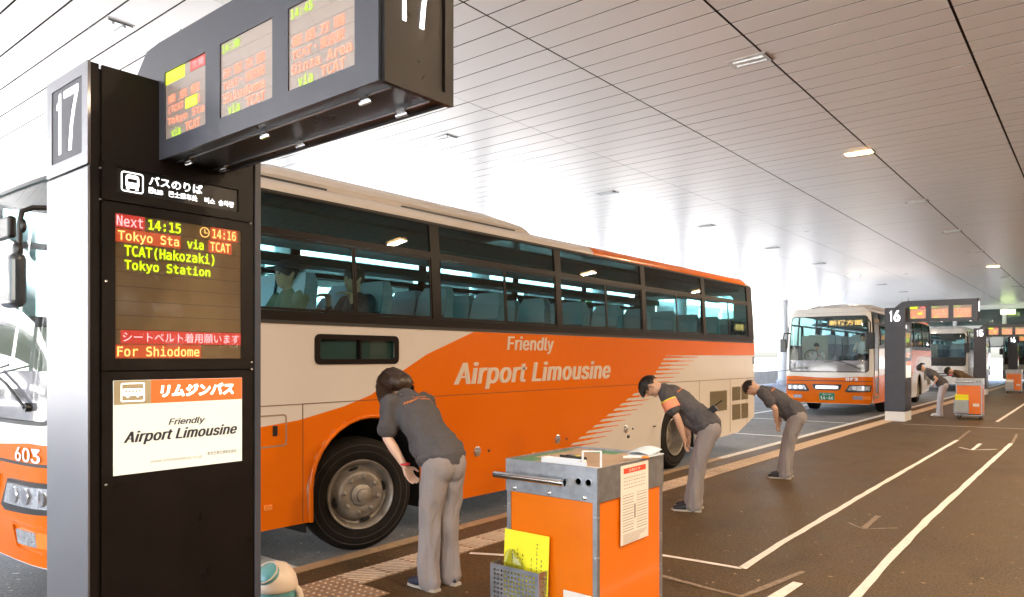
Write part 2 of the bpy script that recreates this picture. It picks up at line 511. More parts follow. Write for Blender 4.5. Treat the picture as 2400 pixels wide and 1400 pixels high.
def remesh(mb, voxel, smooth_it=6, fac=0.5, fn=None):
    me = mb.mesh('r')
    o = bpy.data.objects.new('r', me); COL.objects.link(o)
    r = o.modifiers.new('r', 'REMESH'); r.mode = 'VOXEL'; r.voxel_size = voxel; r.use_smooth_shade = True
    if smooth_it:
        s_ = o.modifiers.new('s', 'SMOOTH'); s_.iterations = smooth_it; s_.factor = fac
    out = evalmesh(o)
    bpy.data.objects.remove(o); bpy.data.meshes.remove(me)
    if fn:
        P_ = [v.co.copy() for v in out.vertices]; N_ = [v.normal.copy() for v in out.vertices]
        flat = []
        for p_, n_ in zip(P_, N_): flat.extend(fn(p_, n_))
        out.vertices.foreach_set('co', flat); out.update()
    out.materials.clear()
    for p in out.polygons: p.use_smooth = True; p.material_index = 0
    return out
# ------------------------------------------------------------ setting
ROAD = -0.15
HC = 5.2
KX = -4.75
def struct(name, mb_or_me, mats, parent=None, kind='structure', sm=None):
    me = mb_or_me.mesh(name) if isinstance(mb_or_me, MB) else mb_or_me
    o = put(name, me, mats, parent, sm)
    if parent is None: o['kind'] = kind
    return o

g = struct('ground', MB().add([(-1500, -1500, -0.162), (1500, -1500, -0.162), (1500, 1500, -0.162), (-1500, 1500, -0.162)], [(0, 1, 2, 3)]), 'ground')
road = struct('road', MB().add([(-16.5, -60, ROAD), (KX, -60, ROAD), (KX, 55, ROAD), (12, 55, ROAD), (12, 130, ROAD), (-16.5, 130, ROAD)], [(0, 1, 2, 3, 4, 5)]), 'asphalt')
pav = struct('pavement', MB().box((KX + 0.13, -40, ROAD - 0.1), (9, 54, 0.0)), 'pave')
# kerb stones, one by one
kme = MB().box((0, 0.006, 0), (0.125, 0.994, 0.165)).mesh('kerb_stone')
kme.materials.append(M['kerb'])
kmw = kme.copy(); kmw.materials[0] = M['kerbwhite']
for i in range(-4, 54):
    o = bpy.data.objects.new('kerb_stone', kmw if i >= 11 else kme); link(o, pav)
    o.location = (KX + random.uniform(-.002, .002), i, ROAD - 0.012 + random.uniform(0, 0.003))
# tactile tiles
def tile_dots():
    b = MB().box((0, 0, 0), (.296, .296, .012), 0)
    for i in range(5):
        for j in range(5):
            cx, cy = .03 + i * .059, .03 + j * .059
            b.lathe([(.012, .0), (.007, .005), (0, .005)], (cx, cy, .012), 'z', 6, 1)
    return b.mesh('tactile_tile')
def tile_bars():
    b = MB().box((0, 0, 0), (.296, .296, .012), 0)
    for i in range(9):
        k = -.24 + i * .06
        p = []
        x0 = max(.012, k + .012); x1 = min(.284, k + .284)
        if x1 - x0 < .03: continue
        y0 = x0 - k; y1 = x1 - k
        w = .009
        b.add([(x0, y0 - w, .012), (x1, y1 - w, .012), (x1, y1 + w, .012), (x0, y0 + w, .012), (x0 + .004, y0 - w / 2, .018), (x1 - .004, y1 - w / 2, .018), (x1 - .004, y1 + w / 2, .018), (x0 + .004, y0 + w / 2, .018)],
              [(4, 5, 6, 7), (0, 1, 5, 4), (1, 2, 6, 5), (2, 3, 7, 6), (3, 0, 4, 7)], 1)
    return b.mesh('tactile_tile')
td, tb = tile_dots(), tile_bars()
for me in (td, tb):
    me.materials.append(M['tactile']); me.materials.append(M['dot'])
n_t = 0
for i in range(-6, 172):
    y = 0.0 + i * .3
    dots = y < 3.2 or (21.0 < y < 22.2) or (38 < y < 39)
    cols = (0, 1) if dots and y < 3.2 else (0,)
    for cidx in cols:
        o = bpy.data.objects.new('tactile_tile', td if dots else tb); link(o, pav)
        o.location = (-4.34 + cidx * .3, y, -0.008 + random.uniform(0, .0015))
# marking tapes on the pavement (wavering edges)
def strip(name, pts, w, m, z=0.004, parent=pav, jitter=0.004, seg=0.25):
    vs = []; fs = []
    P = []
    for a, b in zip(pts[:-1], pts[1:]):
        L = math.dist(a, b); n = max(1, int(L / seg))
        for k in range(n): P.append((a[0] + (b[0] - a[0]) * k / n, a[1] + (b[1] - a[1]) * k / n))
    P.append(pts[-1])
    for i, p in enumerate(P):
        q0, q1 = P[max(0, i - 1)], P[min(len(P) - 1, i + 1)]
        dx, dy = q1[0] - q0[0], q1[1] - q0[1]; L = math.hypot(dx, dy) or 1
        nx, ny = -dy / L, dx / L
        ww = w / 2 + random.uniform(-jitter, jitter)
        jj = random.uniform(-jitter, jitter)
        vs += [(p[0] + nx * (ww + jj), p[1] + ny * (ww + jj), z), (p[0] - nx * (ww - jj), p[1] - ny * (ww - jj), z)]
    for i in range(len(P) - 1): fs.append((2 * i, 2 * i + 1, 2 * i + 3, 2 * i + 2))
    me = bpy.data.meshes.new(name); me.from_pydata(vs, [], fs); me.update()
    return put(name, me, m, parent)
strip('marking_tape', [(-2.11, 5.36), (-2.135, 6.3), (-2.15, 10), (-2.15, 16.3)], .062, 'tape')
strip('marking_tape', [(-2.15, 16.35), (-2.22, 18.6)], .045, 'oldtape')
strip('marking_tape', [(-1.26, 3.9), (-1.275, 5.2), (-1.30, 6.2), (-1.325, 8.1), (-1.31, 12), (-1.29, 16.3)], .068, 'tape')
strip('marking_tape', [(-1.28, 16.35), (-1.36, 18.4)], .045, 'oldtape')
strip('marking_tape', [(-2.11, 5.36), (-2.75, 5.31), (-3.5, 4.62), (-4.0, 4.38)], .05, 'tape')
strip('marking_tape', [(-2.75, 4.87), (-2.49, 4.8), (-1.86, 4.72), (-1.73, 5.57)], .05, 'oldtape', jitter=.008)
strip('marking_tape', [(-1.70, 4.6), (-1.665, 5.27)], .075, 'tape')
strip('marking_tape', [(-3.2, 4.25), (-2.3, 4.2)], .05, 'tape')
strip('marking_tape', [(-1.95, 15.0), (-1.72, 14.7), (-1.40, 15.1)], .05, 'tape')
strip('marking_tape', [(-1.72, 14.75), (-1.73, 15.9)], .06, 'tape')
strip('marking_tape', [(-1.90, 7.5), (-1.72, 7.3), (-1.48, 7.55)], .035, 'oldtape')
strip('marking_tape', [(-1.72, 7.35), (-1.74, 8.0)], .05, 'oldtape')
strip('marking_tape', [(-3.7, 19.4), (-1.0, 19.8)], .06, 'tape')
strip('marking_tape', [(-2.0, 21.5), (-2.05, 35)], .08, 'tape')
strip('marking_tape', [(-1.1, 21.5), (-1.2, 35)], .08, 'tape')
strip('marking_tape', [(-3.3, 37.5), (-2.0, 37.7)], .08, 'tape')
# paint on the road
strip('painted_line', [(-5.0, 11.0), (-5.0, 52)], .13, 'paint', ROAD + .004, road)
strip('painted_line', [(-5.2, 16.25), (-8.2, 16.15)], .14, 'paint', ROAD + .004, road)
strip('painted_line', [(-5.2, 20.6), (-8.2, 20.6)], .14, 'paint', ROAD + .004, road)
strip('painted_line', [(-5.0, 3.42), (-8.2, 3.42)], .3, 'paint', ROAD + .004, road)
strip('painted_line', [(-8.4, -20), (-8.4, 60)], .15, 'paint', ROAD + .004, road)
strip('painted_line', [(-12.2, -20), (-12.2, 60)], .15, 'paint', ROAD + .004, road)
strip('painted_line', [(-5.2, 41), (-8.2, 41)], .14, 'paint', ROAD + .004, road)

# ceiling: linear panels, dark void above the joints
CX0, CX1, CY0, CY1 = -16.2, 8.3, -9.0, 60.2
jx = [-1.19 + 1.915 * k for k in range(-8, 6)]
PW = 0.36
ceil = struct('ceiling', MB().box((CX0 - .1, CY0, HC + .05), (CX1 + .1, CY1, HC + .35)), 'ceilgap')
def gapw(x): return .014 if -3.4 < x < -0.8 else (.012 if x > -5.4 else .006)
cells = []
for a, b in zip(jx[:-1], jx[1:]):
    xa, xb = a + gapw(a), b - gapw(b)
    k = 0
    while CY0 + (k + 1) * PW <= CY1:
        y = CY0 + k * PW
        cells.append((xa, xb, y)); k += 1
def vis(c):
    X = (c[0] + c[1]) / 2; Y = c[2]
    th = R(39.07); Z = -X * math.sin(th) + Y * math.cos(th)
    if Z < 1: return 1e9
    xc = X * math.cos(th) + Y * math.sin(th); px = 1700 * xc / Z; py = 838 - 1700 * (HC - 1.6) / Z
    if abs(px) > 1350 or py < -70 : return 1e8 + Z
    return Z
cells.sort(key=vis)
pm = {}
rest = MB()
for i, (xa, xb, y) in enumerate(cells):
    if i < 290:
        k = round(xb - xa, 4)
        if k not in pm:
            me = MB().box((0, .0105, 0), (xb - xa, PW - .0105, .0035)).mesh('ceiling_panel'); me.materials.append(M['ceil']); pm[k] = me
        o = bpy.data.objects.new('ceiling_panel', pm[k]); link(o, ceil)
        o.location = (xa, y, HC + random.uniform(0, .002))
    else:
        dz = random.uniform(0, .002)
        rest.box((xa, y + .0105, HC + dz), (xb, y + PW - .0105, HC + dz + .0035))
o = rest.put('ceiling_panels', 'ceil', ceil); o['kind'] = 'stuff'
# ceiling luminaires
def lamp_mesh():
    f = MB()
    for a, b in (((-.3, -.17, -.004), (.3, -.145, .02)), ((-.3, .145, -.004), (.3, .17, .02)), ((-.3, -.145, -.004), (-.27, .145, .02)), ((.27, -.145, -.004), (.3, .145, .02))): f.box(a, b)
    fm = f.mesh('frame'); fm.materials.append(M['white_steel'])
    ms = []
    for key in ('bulb', 'bulboff'):
        d_ = MB().box((-.268, -.143, -.004), (.268, .143, .015))
        for s_ in (-.07, .07): d_.tube([(-.22, s_, -.004), (.22, s_, -.012)], .018, 8)
        d_ = d_.mesh('diffuser'); d_.materials.append(M[key]); ms.append(d_)
    e = MB().box((.262, -.15, -.016), (.274, .15, .0)).mesh('baffle'); e.materials.append(M['black'])
    return fm, ms, e
LF, LD, LE = lamp_mesh()
area = bpy.data.lights.new('downlight', 'AREA'); area.shape = 'RECTANGLE'; area.size = .5; area.size_y = .26
area.color = (1.0, 0.75, 0.50); area.energy = 20
area_w = area.copy(); area_w.energy = 9
ordn = ['first', 'second', 'third', 'fourth', 'fifth', 'sixth', 'seventh', 'eighth', 'ninth', 'tenth', 'eleventh', 'twelfth']
def luminaire(x, y, lit, label, grp='ceiling downlights', lamp=None):
    t = thing('ceiling_light', label, 'ceiling light', (x, y, HC), 0, grp)
    t.scale = (.84, .84, 1)
    for n_, me in (('frame', LF), ('diffuser', LD[0 if lit else 1]), ('baffle', LE)):
        link(bpy.data.objects.new(n_, me), t)
    if lit:
        l = bpy.data.objects.new('downlight', lamp or area); link(l, t); l.location = (0, 0, -.06)
    return t
for k in range(8):
    lit = k in (1, 5)
    luminaire(-3.3, 8.65 + 5.12 * k, lit, f"{'glowing orange' if lit else 'unlit'} ceiling light, {ordn[k]} from the camera in the row above the staff", lamp=area_w)
for k in range(9):
    lit = k in (6,)
    luminaire(-8.4, 3.4 + 5.12 * k, lit, f"{'glowing orange' if lit else 'unlit'} ceiling light, {ordn[k]} from the camera in the row above the buses", lamp=area_w)
for k in range(9):
    luminaire(3.75, 0.0 + 5.0 * k, True, f"glowing warm ceiling light mirrored in the bus windows, {ordn[k]} of the row nearest the terminal")
for k in range(5):
    luminaire(1.2, -4.5 + 7.6 * k, True, f"glowing warm ceiling light over the walkway beside the terminal, {ordn[k]} of its row")

# terminal facade on the right (behind the camera's right edge)
tw = thing('terminal_facade', 'warm beige terminal wall with tall glazed bays along the walkway', 'building', (8.4, 0, 0))
b = MB()
for k in range(-3, 16): b.box((0, k * 4 - .35, -.1), (.35, k * 4 + .35, HC))
b.box((0, -12.4, 4.0), (.3, 60, HC)); b.box((0, -12.4, -.1), (.3, 60, .35))
b.put('wall', 'wallwarm', tw)
for k in range(-3, 15):
    MB().box((.12, k * 4 + .35, .35), (.14, k * 4 + 3.65, 4.0)).put('window', 'clearglass', tw)
MB().box((3.5, -12, -.1), (3.7, 60, HC)).put('inner_wall', 'wallwarm', tw)
MB().box((-.2, -12.4, HC + .36), (3.9, 60, HC + .6)).put('roof', 'concrete', tw)  # out of view, added to keep sun out of the terminal interior

# far end of the hall: tiled cross wall with windows, open below
fw = thing('cross_wall', 'pale tiled wall with a strip of windows closing the far end above the road', 'building', (0, 59.2, 0))
b = MB()
b.box((-17, 0, 2.35), (9, .5, 3.62), 0)
fas = b.put('fascia', 'concrete', fw)
tm = MB().box((0.01, -.03, 0.01), (1.49, 0, .61)).mesh('tile'); tm.materials.append(M['ceil'])
for i in range(17):
    for j in range(2):
        o = bpy.data.objects.new('tile', tm); link(o, fas); o.location = (-17 + i * 1.5, 0, 2.37 + j * .62)
win = MB()
for i in range(9):
    x0 = -16.8 + i * 2.9
    f = MB().box((x0, .05, 3.62), (x0 + .22, .4, HC - .004)); f.box((x0 + .22, .05, 4.9), (x0 + 2.9, .4, HC - .004)); f.box((x0 + .22, .05, 3.62), (x0 + 2.9, .4, 3.8))
    fo = f.put('window', 'white_steel', fw)
    MB().box((x0 + .24, .2, 3.8), (x0 + 2.88, .22, 4.9)).put('pane', 'glass', fo)
b = MB(); b.box((-17, 3, 2.3), (9, 3.3, HC + .4)); b.box((-17, .42, HC), (9, 3, HC + .4)); b.box((-17, .5, 2.3), (9, 3, 2.6)); b.put('rear_room', 'wallwarm', fw)
ex = tag(MB().box((-5.15, 57.6, 4.45), (-4.35, 57.75, 4.75)).put('exit_sign', 'exitgreen'), 'small lit yellow green sign hung under the ceiling at the far end', 'sign')

# opposite side of the roadway: columns, parapet, pale building, trees
cols = []
for k in range(10):
    y = -4 + k * 7.2
    c = thing('column', f"round white canopy column across the roadway, {ordn[k]} from the left end", 'column', (-15.6, y, ROAD), 0, 'canopy columns')
    MB().lathe([(.30, 0), (.30, HC - ROAD - .02)], (0, 0, 0), 'z', 24).put('shaft', 'white_steel', c, 40)
    MB().lathe([(.42, 0), (.42, .3), (.32, .34)], (0, 0, 0), 'z', 24).put('base', 'concrete', c, 40)
par = thing('parapet', 'low pale concrete parapet with a steel rail beyond the columns', 'wall', (-17.6, 0, -.16))
MB().box((0, -40, 0), (.25, 110, .85)).put('wall', 'concrete', par)
b = MB().tube([(.12, -40, 1.15), (.12, 110, 1.15)], .03, 8)
for k in range(50): b.tube([(.12, -40 + 3 * k, .85), (.12, -40 + 3 * k, 1.15)], .02, 6)
b.put('rail', 'steel', par)
bl = thing('parking_building', 'long pale multi storey building across the road with open decks', 'building', (-46, 10, -.16))
b = MB()
for k in range(5):
    b.box((-14, -60, k * 3.4 + 2.6), (0, 110, k * 3.4 + 3.7))
b.put('deck', 'white_steel', bl)
b = MB().box((-14.2, -60, 0), (-13.8, 110, 16))
for k in range(24): b.box((-.5, -60 + 7.2 * k, 0), (-.05, -59.4 + 7.2 * k, 16))
b.put('pillar', 'concrete', bl)
def tree(x, y, h, label):
    t = thing('tree', label, 'tree', (x, y, -.16), 0, 'trees beyond the parapet')
    MB().tube([(0, 0, 0), (.05, 0, h * .4), (0, .1, h * .75)], [.16, .12, .04], 8).put('trunk', 'bark', t, 50)
    vs = []; fs = []
    for i in range(2600):
        a = random.uniform(0, 6.283); u = random.random() ** .5
        zz = random.uniform(.25, 1); rr = u * h * .28 * math.sin(math.pi * (zz * .75 + .12)) * (1 + .35 * mnoise.noise(Vector((math.cos(a) * 2, math.sin(a) * 2, zz * 5 + x))))
        c = Vector((math.cos(a) * rr, math.sin(a) * rr, zz * h))
        s_ = .09; d1 = Vector([random.uniform(-1, 1) for _ in range(3)]).normalized() * s_; d2 = Vector([random.uniform(-1, 1) for _ in range(3)]).normalized() * s_
        n0 = len(vs); vs += [c - d1, c + d2, c + d1, c - d2]; fs.append((n0, n0 + 1, n0 + 2, n0 + 3))
    me = bpy.data.meshes.new('crown'); me.from_pydata(vs, [], fs); me.update()
    put('crown', me, 'leaf', t)
tree(-22, 3.0, 5.0, 'small green tree beyond the parapet seen through the nearest windscreen')
tree(-23, 36, 5.5, 'green tree beyond the parapet far along the roadway')
# ------------------------------------------------------------ stop pillars with their departure boards
BOARDS = [
    [('14:15', 'g', 0), ('次発', 'r', 1), ('東 京 駅', 'o', 2), ('(TCAT', 'o', 3), ('Tokyo Sta', 'o', 4), ('via TCAT', 'v', 5)],
    [('14:30', 'g', 0), ('汐 留 方 面', 'o', 2), ('TCAT・東京駅', 'o', 3), ('Shiodome', 'o', 4), ('via TCAT', 'v', 5)],
    [('14:45', 'g', 0), ('銀 座 方 面', 'o', 2), ('TCAT・東京駅', 'o', 3), ('Ginza Area', 'o', 4), ('via TCAT', 'v', 5)]]

def numeral(num, x0, z0, x1, z1, mtx, par):
    h = z1 - z0; w = x1 - x0
    one = [(.10, 0), (.20, 0), (.20, 1), (.13, 1), (.10, .88), (0, .83), (0, .75), (.10, .77)]
    seven = [(.36, 1), (1, 1), (1, .90), (.86, .66), (.75, .38), (.69, 0), (.57, 0), (.63, .36), (.74, .64), (.88, .885), (.36, .885)]
    def pl(poly): plate('numeral', [[(x0 + a * w, z0 + b * h) for a, b in poly]], .0015, mtx @ Matrix.Translation((0, 0, .0012)), 'sign_white', par)
    pl(one)
    if num[1] == '7': pl(seven)
    else: text(num[1], x0 + .38 * w, z0 - .01 * h, x1, z1, mtx, 'sign_white', par, bold=.03, name='numeral')
def pillar(num, x, y, label, detail=2):
    t = thing('stop_pillar', label, 'bus stop sign', (x, y, 0), 0, 'numbered stop pillars with departure boards')
    H = 2.85
    # front slab: two cladding sheets with the number box on top
    zb = .24 if detail < 2 else 0.0
    bevel(MB().box((-.46, 0, zb), (0, .010, 2.405)).put('front_panel', 'graphite' if detail < 2 else 'steelpaint', t), .003)
    MB().box((-.458, .0105, zb), (-.0015, .045, H - .004)).put('slab_side', 'graphite' if detail < 2 else 'blackcase', t)
    if zb:
        MB().box((-.455, .005, 0), (-.005, .04, zb - .004)).put('plinth', 'white_steel', t)
        MB().box((-.455, .06, 0), (-.005, .80, zb - .004)).put('plinth', 'white_steel', t)
    nb = plate('number_panel', [[(-.46, 2.415), (0, 2.415), (0, H), (-.46, H)], rrect(-.40, 2.47, -.06, 2.80, .004, 1)], .012, FY(.012), 'graphite' if detail < 2 else 'steelpaint', t)
    bevel(nb, .003, 1)
    MB().box((-.41, .0045, 2.46), (-.05, .0102, 2.81)).put('number_backing', 'graphite' if detail < 2 else 'boxgrey', t)
    numeral(num, -.345, 2.505, -.105, 2.775, FY(.0035), nb)
    MB().box((-.44, .046, zb), (-.012, .80, H - .02)).put('core', 'blackcase', t)
    # casing with display windows facing the walkway
    scr = (.11, 1.595, .70, 2.225); adv = (.10, 1.09, .70, 1.50); bs = (.115, 2.315, .685, 2.425)
    sy0, sy1 = .055, .765
    def cas(z0, z1, holes, name='casing'):
        o = plate(name, [[(sy0, z0), (sy1, z0), (sy1, z1), (sy0, z1)]] + [rrect(h[0], h[1], h[2], h[3], 0) for h in holes], .014, FX(-.012), 'blackcase', t)
        return bevel(o, .002, 1)
    cas(2.274, H - .005, [bs]); cas(1.544, 2.268, [scr]); cas(zb + .004, 1.538, [])
    bevel(MB().box((-.45, .775, zb), (0, .81, H - .005)).put('rear_panel', 'graphite', t), .004)
    # bus symbol strip
    s1 = MB().box((-.0115, bs[0], bs[1]), (-.007, bs[2], bs[3])).put('bus_sign', 'black', t)
    P = FX(-.007)
    bx0, bx1, bz0, bz1 = .137, .232, 2.325, 2.413
    plate('pictogram', [rrect(bx0, bz0, bx1, bz1, .012), rrect(bx0 + .005, bz0 + .005, bx1 - .005, bz1 - .005, .008)], .001, P, 'sign_white', s1)
    plate('pictogram', [rrect(bx0 + .019, bz0 + .018, bx1 - .019, bz1 - .012, .014), rrect(bx0 + .027, bz0 + .043, bx1 - .027, bz0 + .06, .002)], .001, P, 'sign_white', s1)
    for q in (bx0 + .022, bx1 - .034): plate('pictogram', [rrect(q, bz0 + .011, q + .012, bz0 + .02, 0)], .001, P, 'sign_white', s1)
    if detail == 2:
        text('バスのりば', .255, 2.372, .505, 2.414, P, 'sign_white', s1, bold=.02)
        text('Bus', .255, 2.336, .318, 2.362, P, 'sign_white', s1, bold=.02)
        text('巴士乘车处', .345, 2.334, .480, 2.362, P, 'sign_white', s1, bold=.012)
        text('버스  승차장', .515, 2.334, .665, 2.362, P, 'sign_white', s1, bold=.012)
    # departure display
    sd = MB().box((-.0115, scr[0], scr[1]), (-.004, scr[2], scr[3])).put('led_display', 'leddim', t)
    P = FX(-.004)
    w = scr[2] - scr[0]; rh = (scr[3] - scr[1]) / 10
    lines = MB()
    for k in range(1, 10): lines.box((-.0039, scr[0], scr[1] + k * rh - .0009), (-.0030, scr[2], scr[1] + k * rh + .0009))
    lines.put('display_joint', 'ledline', sd)
    def row(body, r, a, b, m, glow=None, bold=.014):
        z1 = scr[3] - r * rh - .009; z0 = z1 - rh + .018
        desc = any(c in body for c in 'yp(')
        text(body, scr[0] + a * w, z0 - (.008 if desc else 0), scr[0] + b * w, z1 + (.002 if '(' in body else 0), P, m, sd, bold=bold, off=.002, mono=True)
        if glow: plate('glow_patch', [rrect(scr[0] + max(0, a - .015) * w, scr[3] - (r + 1) * rh + .002, scr[0] + min(1, b + .015) * w, scr[3] - r * rh - .002, 0)], .0008, FX(-.004), glow, sd)  # glowing backing imitates bloom around the letters
    row('Next', 0, .012, .20, 'led_red', 'glow_red', .006)
    row('14:15', 0, .24, .49, 'led_green')
    plate('clock_symbol', [circ(scr[0] + .685 * w, scr[3] - .5 * rh, .024, n=20), circ(scr[0] + .685 * w, scr[3] - .5 * rh, .0205, n=20)], .001, FX(-.003), 'led_orange', sd)
    plate('clock_symbol', [[(scr[0] + .682 * w, scr[3] - .5 * rh + .014), (scr[0] + .682 * w, scr[3] - .5 * rh - .004), (scr[0] + .71 * w, scr[3] - .5 * rh - .004), (scr[0] + .71 * w, scr[3] - .5 * rh - .0005), (scr[0] + .688 * w, scr[3] - .5 * rh - .0005), (scr[0] + .688 * w, scr[3] - .5 * rh + .014)]], .001, FX(-.003), 'led_orange', sd)
    row('14:16', 0, .75, .955, 'led_orange', 'glow_orange', .012)
    row('Tokyo Sta', 1, .02, .475, 'led_orange', 'glow_orange', .012)
    row('via', 1, .54, .675, 'led_green')
    row('TCAT', 1, .73, .905, 'led_orange', 'glow_orange', .012)
    row('TCAT(Hakozaki)', 2, .065, .765, 'led_green')
    row('Tokyo Station', 3, .065, .73, 'led_green')
    row('シートベルト着用願います', 8, .055, .985, 'led_red', 'glow_red', .006)
    row('For Shiodome', 9, .015, .64, 'led_orange', 'glow_orange', .012)
    MB().box((-.0005, scr[0] + .001, scr[1] + .001), (.0, scr[2] - .001, scr[3] - .001)).put('display_glass', 'clearglass', sd)
    # backlit advert
    a_ = MB().box((.003, adv[0], adv[1]), (.008, adv[2], adv[3])).put('advert_panel', 'light_cream', t)
    P = FX(.008)
    zt = adv[3]; zm = zt - .105
    plate('advert_field', [rrect(adv[0] + .001, zm, adv[0] + .158, zt - .001, 0)], .0008, P, 'light_olive', a_)
    plate('advert_field', [rrect(adv[0] + .1585, zm, adv[2] - .001, zt - .001, 0)], .0008, P, 'light_orange', a_)
    if detail == 2:
        plate('pictogram', [rrect(adv[0] + .03, zm + .012, adv[0] + .13, zt - .012, .005), rrect(adv[0] + .034, zm + .016, adv[0] + .126, zt - .016, .004)], .0012, P, 'sign_white', a_)
        plate('pictogram', [rrect(adv[0] + .038, zm + .038, adv[0] + .122, zm + .068, .004)] + [rrect(adv[0] + .046 + k * .0145, zm + .052, adv[0] + .057 + k * .0145, zm + .062, 0) for k in range(5)], .0012, P, 'sign_white', a_)
        for q in (.058, .10): plate('pictogram', [circ(adv[0] + q, zm + .036, .006, n=10)], .0012, P, 'sign_white', a_)
        text('リムジンバス', adv[0] + .20, zm + .025, adv[2] - .045, zt - .022, P, 'sign_white', a_, bold=.045, shear=.12, off=.0022)
        text('Friendly', adv[0] + .235, adv[1] + .195, adv[0] + .41, adv[1] + .232, P, 'ink', a_, shear=.3, bold=.013)
        text('Airport Limousine', adv[0] + .04, adv[1] + .125, adv[2] - .028, adv[1] + .187, P, 'ink', a_, shear=.32, bold=.024, spacing=1.05)
        text('www.limousinebus.co.jp', adv[0] + .155, adv[1] + .035, adv[0] + .395, adv[1] + .053, P, 'greyink', a_)
        text('東京空港交通株式会社', adv[0] + .42, adv[1] + .045, adv[0] + .57, adv[1] + .062, P, 'ink', a_)
        for (yy, zz) in ((.072, 1.925), (.072, 1.055), (.75, 2.27), (.755, 1.575), (.755, 1.54)):
            MB().lathe([(.0055, 0), (.0055, .003), (.003, .005), (0, .005)], (.002, yy, zz), 'x', 12).put('bolt', 'chrome', t, 40)
        for zz in (2.403, 2.27): MB().box((-.03, .0455, zz), (.0, .0545, zz + .006)).put('hinge', 'steel', t)
    # departure board
    by0, by1, bz0, bz1, bxe = .297, .612, 2.49, 3.02, 1.50
    hs = [(.055, .41), (.525, .90), (1.00, 1.38)]
    outl = [[(.0, bz0), (bxe, bz0), (bxe, bz1), (-.0, bz1), (-.12, bz1 - .01), (-.31, H + .0), (.0, H + .0)]] + [rrect(a, 2.57, b, 2.87, 0) for a, b in hs]
    bd = plate('board_face', outl, .012, FY(by0 + .012), 'graphite', t); bevel(bd, .002, 1)
    MB().box((.002, by0 + .013, bz0 + .006), (bxe - .014, by1 - .012, bz1 - .002)).put('board_body', 'blackcase', t)
    plate('board_back', [outl[0]], .012, FY(by1), 'graphite', t)
    e_ = plate('board_end', [[(by0 + .01, bz0 - .004), (by1 + .012, bz0 - .004), (by1 + .012, bz1 + .004), (by0 + .01, bz1 + .004)], rrect(by0 + .03, bz0 + .035, by1 - .03, bz1 - .04, .003, 1)], .02, FX(bxe), 'blackcase', t)
    bevel(e_, .002, 1)
    MB().box((bxe - .012, by0 + .02, bz0 + .01), (bxe + .008, by1 - .006, bz1 - .01)).put('end_panel', 'blackcase', t)
    numeral(num, .375, 2.715, .54, 2.955, FX(bxe + .008), e_)
    br = MB()
    for yy in (by0 + .07, by1 - .07): br.box((.02, yy, bz0 + .0005), (bxe - .02, yy + .006, bz0 + .0055))
    br.put('soffit_rail', 'steel', t)
    for xx in (.13, .74, 1.35):
        for yy in (by0 + .075, by1 - .075):
            q = MB().box((xx - .022, yy - .012, bz0 - .012), (xx + .022, yy + .012, bz0 + .001)); q.tube([(xx - .03, yy, bz0 - .016), (xx + .03, yy, bz0 - .016)], .009, 8)
            q.put('soffit_clip', 'chrome', t, 40)
    for (a, b), rows in zip(hs, BOARDS):
        sc = MB().box((a, by0 + .006, 2.57), (b, by0 + .0125, 2.87)).put('board_display', 'ledgrey', t)
        P = FY(by0 + .006); ww = b - a; hh = .30 / 6
        L = MB()
        for k in range(1, 6): L.box((a, by0 + .0052, 2.57 + k * hh - .0007), (b, by0 + .0061, 2.57 + k * hh + .0007))
        L.put('display_joint', 'ledgrey', sc)
        for body, c, r in rows:
            z1 = 2.87 - r * hh - .007; z0 = z1 - hh + .013
            if c == 'g':
                z1 = 2.87 - .008; z0 = z1 - .034
                if rows is BOARDS[0]:
                    plate('glow_patch', [rrect(a, 2.87 - .055, a + .48 * ww, 2.869, 0)], .0008, P, 'glow_green', sc)
                text(body, a + .03 * ww, z0, a + .38 * ww, z1, P, 'led_boardg', sc, bold=.014, off=.002, mono=True)
            elif c == 'r':
                plate('glow_patch', [rrect(a + .62 * ww, 2.87 - .048, b - .002, 2.869, 0)], .0008, P, 'glow_red', sc)
                text(body, a + .66 * ww, 2.87 - .042, a + .95 * ww, 2.87 - .008, P, 'led_red', sc, off=.002)
            elif c == 'v':
                text('via', a + .15 * ww, z0 - .004, a + .38 * ww, z1, P, 'led_boardg', sc, bold=.014, off=.002, mono=True)
                text('TCAT', a + .5 * ww, z0, a + .86 * ww, z1, P, 'led_board', sc, off=.002, bold=.012, mono=True)
            elif body == '(TCAT':
                text(body, a + .08 * ww, z0, a + .46 * ww, z1, P, 'led_board', sc, off=.002, bold=.012, mono=True)
                plate('glow_patch', [rrect(a + .50 * ww, z0 - .004, a + .78 * ww, z1 + .004, 0)], .0008, P, 'glow_green', sc)
                text('経由', a + .52 * ww, z0, a + .76 * ww, z1, P, 'led_board', sc, off=.002, bold=.012)
                text(')', a + .80 * ww, z0, a + .85 * ww, z1, P, 'led_board', sc, off=.002, bold=.012, mono=True)
            else:
                text(body, a + .05 * ww, z0 - .003, a + (.95 if len(body) > 8 else .85) * ww, z1, P, 'led_board', sc, off=.002, bold=.012, mono=True)
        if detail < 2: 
            plate('glow_patch', [rrect(a + .01, 2.575, b - .01, 2.80, 0)], .0006, P, 'glow_board', sc)  # glowing sheet imitates bloom of distant board text
    MB().lathe([(.012, 0), (.012, .02), (.004, .03), (.004, .09), (0, .1)], (.0, by0 + .1, bz1), 'z', 8).put('aerial', 'black', t)
    return t
pillar('17', -3.3, 1.24, 'near dark pillar numbered 17 with big orange and lime departure display and overhead boards')
pillar('16', -3.79, 20.2, 'slate pillar numbered 16 beside the front of the second coach', 1)
pillar('15', -3.80, 36.8, 'slate pillar numbered 15 right of the white coach with red stripes', 1)
pillar('14', -3.78, 51.6, 'smallest slate pillar, numbered 14, at the right edge', 1)

